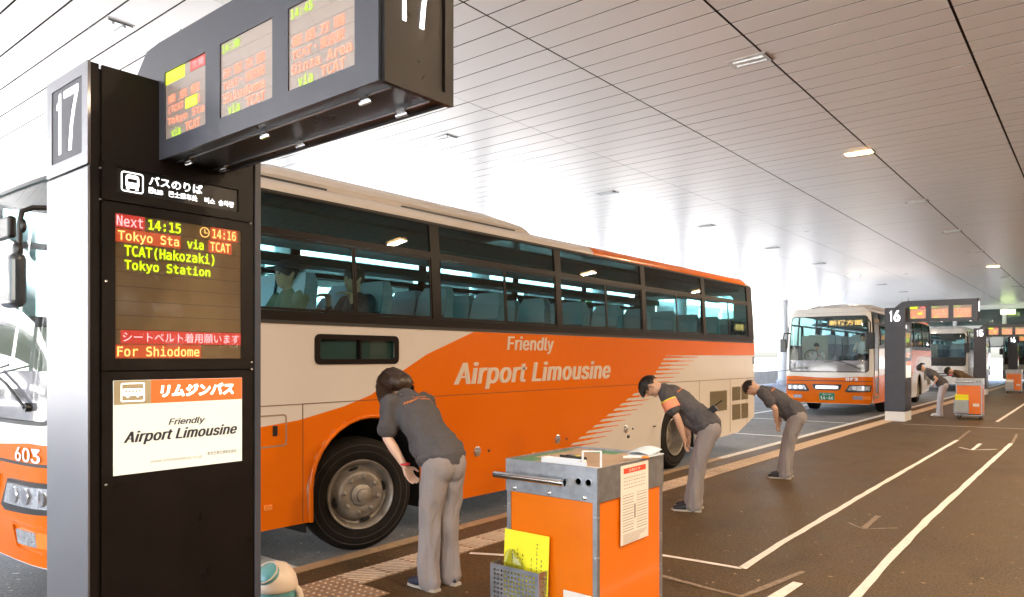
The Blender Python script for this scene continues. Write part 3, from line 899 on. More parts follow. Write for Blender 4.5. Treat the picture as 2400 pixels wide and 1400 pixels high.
# ------------------------------------------------------------ coaches
W_B = 2.49
def bus(name, label, x, y, rz, cfg):
    t = thing(name, label, 'bus', (x, y, ROAD), rz)
    C0, C1 = cfg.get('main', 'cream'), cfg.get('low', 'orange')
    L = 12.0
    near = cfg.get('near', False)
    zsk, zband, ztop = .37, 2.03, 3.10
    def rake(z): return .14 + max(0, z - 1.5) * .10
    def tum(z): return -max(0, z - 2.0) ** 1.6 * .055
    def sidew(v):   # side tumblehome
        return (v[0] + tum(v[2]), v[1], v[2])
    FW, RW = 2.60, 8.78
    def arch(c, r=.64, top=1.22):
        p = []
        n = 14
        for k in range(n + 1):
            a = math.pi * k / n
            p.append((c - r * math.cos(a), (top - .58) + .58 * math.sin(a)))
        return p
    def side_outline(z0=zsk, z1=zband):
        p = [(rake(z0), z0 + .02), (FW - .64, z0)] + arch(FW) + [(FW + .64, .28), (RW - .62, .26)] + arch(RW, .62, 1.12) + [(RW + .62, .32), (11.2, .38), (L, .62), (L, z1), (rake(z1), z1)]
        return p
    sw = rrect(2.03, 1.72, 2.91, 1.92, .035)
    body = plate('side_panel', [side_outline()] + ([sw] if near else []), .03, FX(-.03), C0, t)
    # near-side inner arch lips and dark wheel wells
    for c in (FW, RW):
        r = .64 if c == FW else .62
        pts = [(.004, c - r * math.cos(math.pi * k / 16), (.64 if c == FW else .54) + .58 * math.sin(math.pi * k / 16)) for k in range(17)]
        pts = [(.004, c - r, zsk)] + pts + [(.004, c + r, .30)]
        MB().tube(pts, .022 if c == FW else .014, 8).put('arch_lip', C1 if c == FW else C0, t, 50)
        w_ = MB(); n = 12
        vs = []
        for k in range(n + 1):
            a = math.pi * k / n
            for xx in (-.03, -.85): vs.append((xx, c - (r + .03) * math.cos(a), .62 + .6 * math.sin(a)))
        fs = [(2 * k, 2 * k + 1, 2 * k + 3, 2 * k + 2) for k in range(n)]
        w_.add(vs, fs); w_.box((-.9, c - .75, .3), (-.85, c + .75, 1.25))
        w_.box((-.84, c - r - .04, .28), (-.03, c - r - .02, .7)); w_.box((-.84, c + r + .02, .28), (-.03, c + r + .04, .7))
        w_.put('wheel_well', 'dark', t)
    # paint scheme on the near side, vinyl sheets on the panel
    if C1:
        def cut_poly(pl, name='livery', m=C1, off=0.0015, dep=.0015, par=body):
            return plate(name, pl, dep, FX(off), m, par)
        lo = [(rake(.5), .385), (FW - .64, zsk)] + arch(FW)[0:1]
        # lower front part and sweep
        A = [(rake(.4), zsk + .015), (FW - .66, zsk)] + [(p[0] if k else p[0] - .02, p[1] + .0) for k, p in enumerate(arch(FW, .66, 1.24))] + [(FW + .66, .285), (5.55, .265),
             (5.69, .61), (7.9, 1.42), (8.36, 1.78), (11.99, 1.79), (11.99, 2.02), (4.0, 2.02), (3.31, 1.78), (2.95, 1.60), (2.61, 1.41), (2.3, 1.32), (1.84, 1.23), (1.5, 1.20), (rake(1.2), 1.19)]
        cut_poly([A])
        # diagonal speed stripes
        st = MB(); n = 19
        zt_, zb_ = 1.785, .60
        for k in range(n):
            z = zt_ - (k + .5) * (zt_ - zb_) / n
            f_ = (z - .61) / (1.78 - .61)
            ya = 5.69 + (8.36 - 5.69) * f_; yb = 6.42 + (9.57 - 6.42) * f_
            h = (zt_ - zb_) / n
            ym = ya + (yb - ya) * (.50 + .05 * math.sin(k * 2.3))
            x_ = .0035; sl = .026
            st.add([(x_, ya - .03, z - h * .30), (x_, ym - .03, z - h * .20), (x_, ym + .03, z + h * .20), (x_, ya + .03, z + h * .30)], [(0, 1, 2, 3)])
            st.add([(x_, ym - .031, z - h * .12), (x_, yb - .03, z - h * .05), (x_, yb + .01, z + h * .09), (x_, ym + .029, z + h * .12)], [(0, 1, 2, 3)])
        st.put('speed_stripe', C1, body)
        if cfg.get('words', True):
            text('Friendly', 4.55, 1.79, 5.44, 1.99, FX(.003), 'busletter', body, bold=.02, shear=.12, spacing=1.05)
            text('Airport Limousine', 3.69, 1.41, 6.74, 1.70, FX(.003), 'busletter', body, bold=.026, shear=.2, spacing=1.06)
    else:
        pl = [[(.2, .5), (1.9, .5), (5.6, .8), (8, .9), (11.9, .9), (11.9, 1.1), (8, 1.1), (5.5, 1.0), (1.9, .75), (.2, .75)]]
        plate('livery', [[(3.4, .42), (5.6, .8), (8.1, 1.2), (11.9, 1.3), (11.9, 1.5), (8, 1.4), (5.5, 1.0), (3.3, .6)]], .0015, FX(.0015), 'redbus', body)
    # body seams, hatches, latches
    sm_ = MB()
    def hl(y0, y1, z, m_=None, th=.006): sm_.box((.001, y0, z), (.0042, y1, z + th))
    def vl(y, z0, z1, th=.006): sm_.box((.001, y, z0), (.0042, y + th, z1))
    hl(.2, 11.98, 1.36)
    vl(1.88, .38, 1.36); 
    sm_.put('panel_joint', 'seam', body)
    sc_ = MB()
    for yy in (9.55, 10.83, 11.62): sc_.box((.001, yy, .42), (.0042, yy + .006, 1.36))
    sc_.put('panel_joint', 'seamc', body)
    if near:
        for yy in (4.05, 5.52, 7.16):
            f = MB().lathe([(.055, 0), (.055, .006), (.045, .01)], (.003, yy, .75), 'x', 16).put('door_latch', 'chrome', t, 40)
            MB().box((.005, yy - .05, .735), (.024, yy + .02, .765)).put('handle', 'chrome', f)
            MB().lathe([(.014, 0), (.014, .008), (0, .01)], (.003, yy + .19, .74), 'x', 8).put('side_marker', 'black', t)
        for (a, b, c_, d_) in ((1.2, 1.03, 1.73, 1.29),):
            plate('fuel_flap', [rrect(a, c_ - .7, b + .7, d_, .03), rrect(a + .012, c_ - .688, b + .688, d_ - .012, .02)], .002, FX(.003), 'seamc', t)
            MB().box((.003, 1.60, 1.12), (.012, 1.64, 1.2)).put('flap_lock', 'black', t)
        for (yy, zz, m_) in ((1.52, .53, 'amber'), (5.0, .60, 'amber')):
            bevel(MB().box((.003, yy, zz), (.018, yy + .07, zz + .045)).put('side_marker', m_, t), .004)
        MB().box((.003, 7.95, .72), (.02, 8.02, .735)).put('flap_lock', 'black', t)
        MB().box((.003, 7.2, .62), (.014, 7.25, .66)).put('flap_lock', 'black', t)
    # rear louvres
    for (a, c_, b, d_) in ((9.97, .82, 10.68, 1.17), (10.93, .62, 11.3, .90), (11.36, .62, 11.68, .90), (10.93, .97, 11.3, 1.22), (11.36, .97, 11.68, 1.25)):
        g_ = MB().box((.0012, a, c_), (.004, b, d_))
        n = int((d_ - c_) / .024)
        for k in range(n):
            z = c_ + .012 + k * .024
            g_.add([(.004, a, z - .008), (.004, b, z - .008), (.013, b, z + .003), (.013, a, z + .003), (.004, b, z + .006), (.004, a, z + .006)], [(0, 1, 2, 3), (3, 2, 4, 5)])
        g_.put('louvre', 'grille', t)
    # small side window
    if near:
        sf = plate('toilet_window', [rrect(2.00, 1.69, 2.94, 1.95, .05), rrect(2.05, 1.735, 2.89, 1.905, .03)], .012, FX(0), 'winframe', t)
        MB().box((-.03, 2.04, 1.73), (-.024, 2.9, 1.91)).put('pane', 'glass', sf)
        MB().box((-.04, 2.48, 1.73), (.006, 2.5, 1.91)).put('divider', 'winframe', sf)
        MB().box((-.10, 2.0, 1.69), (-.05, 2.47, 1.93)).put('inner_panel', 'curtainpale', sf)
    # window band: dark frame, one opening per pane
    bays = [(.42, 1.30), (1.40, 3.40), (3.50, 5.52), (5.62, 7.66), (7.76, 9.72), (9.82, 11.72)]
    z0, z1, z2, z3 = 2.13, 2.74, 2.80, 3.075
    for side in (0, 1):
        sidesign = 1 if side == 0 else -1
        def m_side(me):
            me = warp(me, sidew, (), (2.3, 2.6, 2.9))
            if side: me.transform(Matrix.Translation((-W_B, 0, 0)) @ Matrix.Diagonal((-1, 1, 1, 1)))
            return me
        holes = []
        for (a, b) in bays:
            a_ = max(a, rake(2.5) + .08)
            holes += [rrect(a_, z0, b, z1, .012), rrect(a_ + .03, z2, b, z3, .012)]
        ol = [[(rake(zband), zband), (11.9, zband), (11.98, zband + .08), (11.98, ztop - .03), (11.9, ztop), (rake(ztop), ztop)]]
        me = plate_mesh(ol + holes, .026); me.transform(FX(-.022)); m_side(me)
        wb = put('window_band', me, 'winframe', t)
        if side == 1:
            me = plate_mesh([[(rake(.4), .4), (L, .4), (L, zband), (rake(zband), zband)]], .03); me.transform(FX(-.03)); m_side(me)
            put('side_panel', me, C0, t)
        for i, (a, b) in enumerate(bays):
            mid = (a + b) / 2 + .04
            spans = ((a, b, z0 + .0, z1 + .0, 0),) if i == 0 else ((a, mid, z0, z1, 0), (mid, b, z0, z1, 1))
            for (u, v, w0, w1, k) in spans + ((a + .02, b, z2, z3, 0),):
                me = plate_mesh([rrect(max(u, .3), w0 - .01, v, w1 + .01, 0)], .004); me.transform(FX(-.014 - .005 * k)); m_side(me)
                pn = put('window_pane', me, 'glass', t)
                if near or (cfg.get('sash', True) and side == 0):
                    if w0 == z0 and i:
                        me = plate_mesh([rrect(u + .004, w0 + .004, v - .004, w1 - .004, .01), rrect(u + .022, w0 + .025, v - .022, w1 - .02, .02)], .008); me.transform(FX(-.012 + .003 * (1 - k))); m_side(me)
                        put('sash', me, 'winframe', pn)
        # light catching sill
        me = plate_mesh([rrect(.3, zband - .004, 11.95, zband + .022, 0)], .012); me.transform(FX(.001)); m_side(me)
        put('sill_strip', me, 'blackrub', t)
    # roof shell
    prof = []
    nr = 10
    xs_ = []
    edge = tum(3.10)
    for k in range(nr + 1):
        a = math.pi / 2 * k / nr
        xs_.append((edge - .0 - .22 * (1 - math.cos(a)) * 1.3, 3.10 + .16 * math.sin(a)))
    roofp = xs_ + [(-W_B / 2, 3.30)] + [(-W_B - q[0], q[1]) for q in reversed(xs_)]
    vs = []; fs = []; stations = [rake(3.1) + .02, rake(3.1) + .12, rake(3.1) + .4, 3, 6, 9, 11.6, 11.9, 11.99]
    sc = [(0, -.0), (.55, 0), (1, 0), (1, 0), (1, 0), (1, 0), (1, 0), (.6, 0), (0, 0)]
    for yy, (s_, _) in zip(stations, sc):
        for (xx, zz) in roofp: vs.append((xx, yy, 3.10 + (zz - 3.10) * (s_ * .85 + .15)))
    n = len(roofp)
    for i in range(len(stations) - 1):
        for k in range(n - 1): fs.append((i * n + k, i * n + k + 1, (i + 1) * n + k + 1, (i + 1) * n + k))
    mb = MB().add(vs, fs); mb.put('roof', C0 if C0 else 'whitebus', t, 30)
    if C1:
        q = MB(); pr = [( v[0] + .004, v[1] + .002) for v in xs_[:7]]
        vs = []; fs = []
        for yy in (6.43, 9, 11.7): 
            for (xx, zz) in pr: vs.append((xx, yy, zz))
        for i in range(2):
            for k in range(6): fs.append((i * 7 + k, i * 7 + k + 1, i * 7 + k + 8, i * 7 + k + 7))
        q.add(vs, fs).put('roof_livery', C1, t, 30)
    MB().box((edge - .006, .45, 3.088), (edge + .012, 11.93, 3.106)).put('rain_gutter', 'blackrub', t)
    # roof air conditioning hump
    yA0, yA1 = (.9, 5.34)
    vs = []; fs = []
    stz = [(yA0, .02), (yA0 + .25, .55), (yA0 + .9, 1), (yA1 - .8, 1), (yA1 - .22, .82), (yA1 - .05, .5), (yA1, .12)]
    ap = [(-.20, 3.235), (-.185, 3.275), (-.22, 3.335), (-.36, 3.40), (-.8, 3.44), (-W_B / 2, 3.455)]
    ap = ap + [(-W_B - q[0], q[1]) for q in reversed(ap[:-1])]
    for yy, s_ in stz:
        ins = (1 - s_) * .22
        for (xx, zz) in ap:
            xx2 = -W_B / 2 + (xx + W_B / 2) * (1 - ins * .5)
            vs.append((xx2, yy, 3.235 + (zz - 3.235) * s_))
    n = len(ap)
    for i in range(len(stz) - 1):
        for k in range(n - 1): fs.append((i * n + k, i * n + k + 1, (i + 1) * n + k + 1, (i + 1) * n + k))
    fs.append(tuple(range(n))); fs.append(tuple(range((len(stz) - 1) * n, len(stz) * n)))
    ac = MB().add(vs, fs).put('air_conditioner', C0, t, 40)
    for a, b in ((1.0, 2.25), (3.15, 4.9)): MB().box((-.30, a, 3.20), (-.165, b, 3.24)).put('intake_slot', 'black', ac)
    MB().box((-2.25, yA0 + .1, 3.2), (-.24, yA1 - .15, 3.25)).put('base', 'blackrub', ac)
    # rear face
    rear = plate('rear_panel', [[(-W_B + .02, .6), (-.02, .6), (-.0, 2.0), (edge, 3.10), (edge - .2, 3.24), (-W_B - edge + .2, 3.24), (-W_B - edge, 3.10), (-W_B, 2.0)], rrect(-2.1, 2.2, -.4, 2.95, .1)], .03, FY(L), C0, t)
    MB().box((-2.12, L - .02, 2.18), (-.38, L - .012, 2.97)).put('rear_window', 'glass', t)
    for xx in (-.24, -2.4):
        bevel(MB().box((xx, L - .001, 1.0), (xx + .14, L + .02, 1.55)).put('tail_lamp', 'redbus', t), .01)
    MB().box((-.02, L - .09, 1.62), (.004, L - .01, 1.76)).put('corner_lamp', 'blackrub', t)
    # floor pan / undercarriage / inner lining
    u = MB(); u.box((-W_B + .1, .5, .55), (-.1, FW - .75, 1.25)); u.box((-W_B + .1, FW + .75, .36), (-.1, RW - .75, 1.25)); u.box((-W_B + .1, RW + .75, .5), (-.1, L - .1, 1.25))
    u.box((-W_B + .95, FW - .76, .45), (-.92, FW + .76, 1.25)); u.box((-W_B + .95, RW - .76, .45), (-.92, RW + .76, 1.25))
    u.put('undercarriage', 'dark', t)
    MB().box((-W_B + .04, 1.1, 1.28), (-.04, L - .05, 1.32)).put('floor', 'interior', t)
    ln = MB()
    ln.box((-W_B + .3, 1.2, 3.02), (-.3, L - .05, 3.05)); 
    ln.box((-.07, 1.3, 1.32), (-.04, L - .05, 2.1)); ln.box((-W_B + .04, 1.3, 1.32), (-W_B + .07, L - .05, 2.1))
    ln.put('lining', 'interior', t)
    rk = MB(); rk.box((-.62, 1.9, 2.80), (-.30, L - .3, 2.84)); rk.box((-W_B + .30, 1.9, 2.80), (-W_B + .62, L - .3, 2.84))
    rk.box((-.64, 1.9, 2.80), (-.62, L - .3, 2.90)); rk.box((-W_B + .62, 1.9, 2.80), (-W_B + .64, L - .3, 2.90))
    for zz in (2.86, 2.89): rk.tube([(-.36, 1.9, zz), (-.36, L - .4, zz)], .006, 6); rk.tube([(-W_B + .36, 1.9, zz), (-W_B + .36, L - .4, zz)], .006, 6)
    rk.put('luggage_rack', 'rack', t)
    # seats
    sb = MB()
    sb.box((-.22, .0, .0), (.22, .44, .13)); sb.box((-.2, .02, -.42), (.2, .4, -.01))
    vs = []
    for (yy, zz, w_, th) in ((.40, .1, .22, .07), (.47, .45, .225, .065), (.52, .70, .20, .06), (.54, .80, .15, .04)):
        vs += [(-w_, yy - th, zz), (w_, yy - th, zz), (w_, yy + th, zz), (-w_, yy + th, zz)]
    sb.add(vs, [(3, 2, 1, 0)] + [(i * 4 + k, i * 4 + (k + 1) % 4, i * 4 + 4 + (k + 1) % 4, i * 4 + 4 + k) for i in range(3) for k in range(4)] + [(12, 13, 14, 15)])
    sme = sb.mesh('seat'); sme.materials.append(M['seat'])
    cvm = MB().add([(v[0] * 1.03, v[1] + (.006 if v[1] > .5 else -.006), v[2] + .006) for v in [(-.21, .415, .50), (.21, .415, .50), (.20, .46, .70), (-.20, .46, .70), (.15, .50, .80), (-.15, .50, .80), (.15, .58, .80), (-.15, .58, .80), (.20, .58, .70), (-.20, .58, .70), (.21, .55, .5), (-.21, .55, .5)]],
        [(0, 1, 2, 3), (3, 2, 4, 5), (5, 4, 6, 7), (7, 6, 8, 9), (9, 8, 10, 11)]).mesh('headrest_cover'); cvm.materials.append(M['cover'])
    rows = [1.55 + k * .86 for k in range(12)]
    for r_, yy in enumerate(rows):
        for xx in (-.34, -.80, -W_B + .80, -W_B + .34):
            s_ = bpy.data.objects.new('seat', sme); link(s_, t); s_.location = (xx, yy, 1.68)
            s_.scale = (1, 1, 1 + random.uniform(-.02, .02))
            c_ = bpy.data.objects.new('headrest_cover', cvm); link(c_, s_)
    # curtains at the far pillars
    for k, yy in enumerate((1.42, 3.22, 3.5, 5.30, 5.62, 7.45, 7.76, 9.5, 9.82)):
        for xx in ((-W_B + .1,) if not near else (-W_B + .1, -.085)):
            if xx > -1 and k % 2: continue
            vs = []; n = 9
            for q in range(n + 1):
                px_ = xx + .018 * (1 if q % 2 else -1)
                pw = (.24 if xx < -1 else .09)
                vs += [(px_, yy + pw * q / n, 2.12), (px_, yy + pw * .8 * q / n, 2.78)]
            MB().add(vs, [(2 * q, 2 * q + 2, 2 * q + 3, 2 * q + 1) for q in range(n)]).put('curtain', 'curtain', t, 80)
    # wheels
    def wheel(cy, steer, rear, outx=-.04):
        ro = thing_part('wheel', t, (outx - .15, cy, .51)); ro.rotation_euler = (0, 0, R(steer))
        # lathe profile along x, outer face at +.15
        ty = MB().lathe([(.30, .05), (.31, .13), (.335, .150), (.40, .157), (.46, .150), (.492, .125), (.508, .10), (.510, .0), (.508, -.10), (.49, -.13), (.31, -.13)], (0, 0, 0), 'x', 56, 0, False)
        for k in range(56):
            a = 2 * math.pi * k / 56
        tt = ty.put('tyre', 'tyre', ro, 40)
        MB().lathe([(.445, .1525), (.45, .1548), (.455, .1525)], (0, 0, 0), 'x', 48, 0, False).put('tyre_ring', 'tyremark', ro)
        MB().lathe([(.385, .1555), (.39, .159), (.395, .1555)], (0, 0, 0), 'x', 48, 0, False).put('tyre_ring', 'tyremark', ro)
        if rear:
            rp = [(.305, .150), (.298, .158), (.288, .150), (.275, .10), (.268, .0), (.26, -.04), (.24, -.05), (.20, -.055), (.10, -.055), (.095, .0), (.07, .02), (0, .025)]
        else:
            rp = [(.318, .148), (.308, .163), (.296, .156), (.280, .125), (.268, .085), (.250, .078), (.215, .138), (.205, .150), (.19, .156), (.13, .158), (.10, .150), (.095, .175), (.075, .185), (.055, .19), (.052, .21), (.035, .216), (0, .218)]
        rm = MB().lathe(rp, (0, 0, 0), 'x', 48, 0, False).put('rim', 'rim', ro, 35)
        for k in range(8):
            a = 2 * math.pi * (k + .3) / 8
            if rear:
                MB().lathe([(.028, 0), (.024, .003), (0, .003)], (-.052, .165 * math.cos(a), .165 * math.sin(a)), 'x', 12).put('hand_hole', 'dark', ro)
            else:
                c = Vector((.112, .236 * math.cos(a), .236 * math.sin(a)))
                if k % 2 == 0:
                    rot = Matrix.Rotation(a, 3, 'X') @ Matrix.Rotation(R(-60), 3, 'Z')
                    MB().ball(c, (.014, .030, .048), 12, 6, rot).put('hand_hole', 'dark', ro)
            rr_ = .16 if not rear else .125
            xx = .157 if not rear else -.05
            MB().lathe([(.021, 0), (.020, .018), (.012, .022), (.010, .036), (0, .038)], (xx, rr_ * math.cos(a + .4), rr_ * math.sin(a + .4)), 'x', 8).put('wheel_nut', 'rim', ro, 40)
        MB().lathe([(.30, -.12), (.30, -.02), (.1, -.02), (0, -.02)] if not rear else [(.27, -.12), (.27, -.07), (0, -.07)], (0, 0, 0), 'x', 32).put('brake_drum', 'dark', ro)
    wheel(FW - .02, cfg.get('steer', 0), False)
    wheel(RW, 0, True, -.05)
    for cy in (FW, RW):
        MB().lathe([(.3, 0), (.45, -.02), (.5, .03), (.51, .15), (.5, .27), (.3, .29)], (-W_B + .06, cy, .51), 'x', 32).put('wheel', 'tyre', t, 40)
    front(t, cfg, rake, near)
    return t

def thing_part(name, parent, loc):
    o = bpy.data.objects.new(name, None); o.empty_display_size = .1; link(o, parent); o.location = loc
    return o

def front(t, cfg, rake, near):
    C0, C1 = cfg.get('main', 'cream'), cfg.get('low', 'orange')
    cx = -W_B / 2; hw = W_B / 2
    def bulge(v, off=0.0):
        x, y, z = v
        u = min(1.0, abs((x - cx) / hw))
        yy = (rake(z) - .14) + .05 * u ** 2 + .13 * u ** 9 - .02
        if z < .6: yy += (.6 - z) * .12
        return (x + tumx(z) * (x - cx) / hw, yy + y, z)
    def tumx(z): return -max(0, z - 2.0) ** 1.6 * .055
    xs = [cx + hw * q for q in (-.985, -.96, -.93, -.9, -.86, -.8, -.7, -.5, -.25, 0, .25, .5, .7, .8, .86, .9, .93, .96, .985)]
    zs = [.6, 1.5, 2.1, 2.5, 2.9]
    def patch(name, ols, dep, off, m, par=t):
        me = plate_mesh(ols, dep); me.transform(frame((0, -off, 0), (1, 0, 0), (0, 0, 1)))
        warp(me, bulge, xs, zs)
        return put(name, me, m, par, 30)
    def ftext(body, x0, z0, x1, z1, m, par, off=.008, **k):
        return text(body, x0, z0, x1, z1, frame((0, -off, 0), (1, 0, 0), (0, 0, 1)), m, par, warpfn=bulge, xs=(), **k)
    ws = rrect(-W_B + .10, 1.30, -.10, 3.0, .10)
    shell = patch('front_panel', [[(-W_B, .45), (-W_B + .1, .36), (-.1, .36), (0, .45), (0, 3.10), (-W_B, 3.10)], ws], .03, -.03, cfg.get('front', C0))
    brow = patch('brow', [[(-W_B + .06, 3.105), (-.06, 3.105), (-.2, 3.25), (-W_B + .2, 3.25)]], .05, -.06, cfg.get('front', C0))
    low = cfg.get('frontlow', C1)
    if C1:
        fl = patch('livery', [[(-W_B + .003, .46), (-W_B + .1, .367), (-.1, .367), (-.003, .46), (-.003, 1.17), (-.35, 1.18), (cx + .3, 1.14), (cx - .3, 1.14), (-W_B + .35, 1.18), (-W_B + .003, 1.17)]], .002, .001, C1)
    else:
        fl = patch('livery', [rrect(-W_B + .02, .78, -.02, .86, 0)], .002, .001, 'redbus')
        patch('livery', [rrect(-W_B + .5, .88, -.02, .92, 0)], .002, .001, 'redbus')
    # windscreen
    patch('windscreen', [rrect(-W_B + .09, 1.29, -.09, 3.01, .1)], .005, -.016, 'wglass')
    patch('windscreen_seal', [ws, rrect(-W_B + .125, 1.325, -.125, 2.975, .09)], .012, -.008, 'black')
    patch('lower_screen_band', [rrect(-W_B + .13, 1.33, -.13, 1.66 if C1 else 1.75, .06)], .004, -.010, 'screenband' if C1 else 'black')
    # grille, lamps
    patch('bumper_line', [rrect(-W_B + .02, 1.03, -.02, 1.05, 0)], .003, .003, 'blackrub')
    gr = patch('grille', [[(cx - .42, .94), (cx + .42, .94), (cx + .38, .80), (cx + .30, .76), (cx - .30, .76), (cx - .38, .80)]], .02, .002, 'black')
    patch('grille_bar', [rrect(cx - .33, .80, cx + .33, .90, .03)], .01, .022, 'chrome', gr)
    for s_ in (0, 1):
        def X(v): return v if s_ == 0 else -W_B - v
        hl = patch('headlight', [[(X(-.03), .93), (X(-.62), .93), (X(-.74), .74), (X(-.66), .71), (X(-.05), .73)]], .025, .002, 'black')
        patch('lens', [[(X(-.06), .90), (X(-.60), .90), (X(-.66), .765), (X(-.08), .765)]], .01, .027, 'lens', hl)
        for q in (.16, .32, .48):
            o = MB().lathe([(.055, 0), (.05, .012), (.02, .02), (0, .022)], (0, 0, 0), 'y', 14)
            me = o.mesh('bulb'); me.transform(Matrix.Translation(bulge((X(-q), -.045, .835)))); put('reflector', me, 'chrome', hl, 40)
        fg = patch('fog_light', [rrect(min(X(-.26), X(-.52)), .50, max(X(-.26), X(-.52)), .60, .015)], .01, .004, 'lens')
        patch('indicator', [rrect(min(X(-.05), X(-.255)), .50, max(X(-.05), X(-.255)), .60, .015)], .01, .004, 'amber', fg)
        patch('fog_surround', [[(X(-.03), .64), (X(-.60), .64), (X(-.56), .46), (X(-.2), .45), (X(-.03), .49)], [(X(-.04), .625), (X(-.56), .625), (X(-.53), .475), (X(-.2), .465), (X(-.04), .50)]], .014, .003, C1 or C0)
    if cfg.get('plate'):
        pp = patch('number_plate', [rrect(cx - .22, .46, cx + .22, .68, .01)], .006, .006, 'plategreen')
        ftext(cfg['plate'], cx - .18, .48, cx + .18, .58, 'whiteprint', pp, .014, bold=.02)
        ftext('品川 230', cx - .12, .605, cx + .12, .655, 'whiteprint', pp, .014)
    if cfg.get('num'):
        nx = cfg.get('numx', -.62)
        ftext(cfg['num'], nx, 1.055, nx + .34, 1.15, 'whiteprint' if C1 else 'redprint', fl, .006, bold=.03)
    if cfg.get('emblem'):
        ec = MB().lathe([(.11, 0), (.11, .012), (0, .014)], (0, 0, 0), 'y', 24).mesh('e'); ec.transform(Matrix.Translation(bulge((cx, -.03, 1.2)))); put('emblem', ec, 'chrome', t, 40)
    # destination box behind the glass
    db = cfg.get('dest')
    dx0, dx1 = cfg.get('destx', (-1.25, -.32))
    bx = MB().box((dx0 - .05, rake(2.8) + .02, 2.66), (dx1 + .05, rake(2.8) + .12, 2.97)).put('destination_box', 'black', t)
    if db: text(db, dx0, 2.72, dx1, 2.88, FY(rake(2.8) + .018), 'led_orange', bx, bold=.01)
    # wipers
    for s_, xx in ((0, -.35), (1, -1.85)):
        a = Vector(bulge((xx, -.03, 1.42))); b = Vector(bulge((xx - .62, -.04, 1.66 if s_ == 0 else 1.35))); c = Vector(bulge((xx + .3, -.04, 1.62)))
        w = MB().tube([a, a * .5 + b * .5 + Vector((0, 0, .03)), b], .011, 6); w.tube([b + Vector((-.35, 0, -.05)), b + Vector((.4, 0, .04))], .008, 6); w.lathe([(.03, 0), (.03, .03), (0, .03)], a, 'y', 10)
        w.put('wiper', 'black', t)
    # mirrors
    if cfg.get('mirror', True):
        ms = cfg.get('mir', (.02, -.30))
        # nearside mirror on a curved arm
        A = Vector(bulge((-.16, 0, 2.86)))
        if near:
            pts = [Vector(q) for q in ((-.05, .16, 2.70), (-.05, .02, 2.70), (-.055, -.06, 2.69), (-.07, -.115, 2.66), (-.08, -.125, 2.58), (-.08, -.125, 2.40))]
            mr = MB().tube(pts, .017, 10).put('mirror', 'black', t, 50)
            bevel(MB().box((-.27, -.19, 2.06), (-.03, -.09, 2.40)).put('mirror_head', 'mirrorshell', mr), .045, 4)
            bevel(MB().box((-.40, -.17, 2.50), (-.14, -.12, 2.64)).put('mirror_head', 'black', mr), .02, 3)
            MB().ball((-.07, -.11, 2.57), (.025, .02, .045)).put('mirror_joint', 'black', mr, 60)
            MB().ball((-.10, -.13, 2.42), (.05, .03, .06)).put('mirror_joint', 'black', mr, 60)
        else:
            pts = [A, A + Vector((.1, -.2, 0)), A + Vector((.16, -.26, -.1)), A + Vector((.16, -.26, -.4))]
            mr = MB().tube(pts, .025, 8).put('mirror', 'black', t, 50)
            c = pts[-1] + Vector((0, 0, -.22)); bevel(MB().box(c - Vector((.13, .05, .24)), c + Vector((.13, .05, .24))).put('mirror_head', 'black', mr), .03)
            B = Vector(bulge((-W_B + .1, 0, 2.5)))
            pts = [B, B + Vector((-.14, -.16, 0)), B + Vector((-.17, -.17, -.18))]
            mr = MB().tube(pts, .02, 8).put('mirror', 'black', t, 50)
            c = pts[-1] + Vector((0, 0, -.2)); bevel(MB().box(c - Vector((.10, .05, .2)), c + Vector((.10, .05, .2))).put('mirror_head', 'mirrorshell', mr), .03)
    # dashboard, steering wheel, driver's partition, door on the nearside
    q = MB().box((-W_B + .12, .32, 1.25), (-.12, .75, 1.62)); q.box((-W_B + .12, .2, 1.25), (-.12, .34, 1.5)); q.put('dashboard', 'dashboard', t)
    ring = [( -W_B + .58 + .2 * math.cos(a), .80 + .07 * math.sin(a), 1.80 + .19 * math.sin(a)) for a in [2 * math.pi * k / 20 for k in range(21)]]
    MB().tube(ring, .014, 6).put('steering_wheel', 'black', t, 60)
    MB().box((-W_B + .15, 1.30, 1.3), (-W_B + .95, 1.33, 2.45)).put('partition', 'partition', t)
    if not near:
        dr = plate('door', [rrect(.25, .52, .95, 2.9, .08), rrect(.33, .62, .87, 2.8, .07)], .012, FX(.002), 'seamc', t)
        plate('pane', [rrect(.35, 1.35, .85, 2.75, .06)], .006, FX(.003), 'black', dr)
        plate('pane', [rrect(.5, .68, .8, 1.15, .04)], .006, FX(.003), 'black', dr)

B1 = bus('airport_coach', 'large cream and orange airport coach pulling out past the bowing staff', -5.15, 1.7, 0, dict(near=True, front='whitebus', steer=-18, num='603', numx=-.55, mirror=True, dest='TCAT', destx=(-.62, -.15)))  # front is the same cream, coloured whiter to imitate daylight
B2 = bus('airport_coach', 'cream and orange coach waiting behind, windscreen and headlights facing the camera', -5.19, 23.1, R(1.9), dict(front='whitebus', num='873', numx=-.72, plate='14-46', dest='新宿方面'))  # cream front coloured whiter here too, imitating daylight on it
B3 = bus('coach', 'white coach with red stripes and dark lower windscreen between pillars 16 and 15', -5.3, 43.7, R(1), dict(main='whitebus', low=None, emblem=True))
B4 = bus('coach', 'farthest coach, white fronted, half hidden behind pillar 14', -2.3, 54.6, 0, dict(main='whitebus', low=None, dest='新宿', destx=(-.95, -.4)))
# lettering in the rear side window of the near coach
_q = bevel(MB().box((-.12, 11.15, 2.20), (-.06, 11.68, 2.42)).put('route_display', 'black', B1), .01)
text('東京駅', 11.22, 2.25, 11.62, 2.37, FX(-.06), 'led_orange', _q, bold=.01)
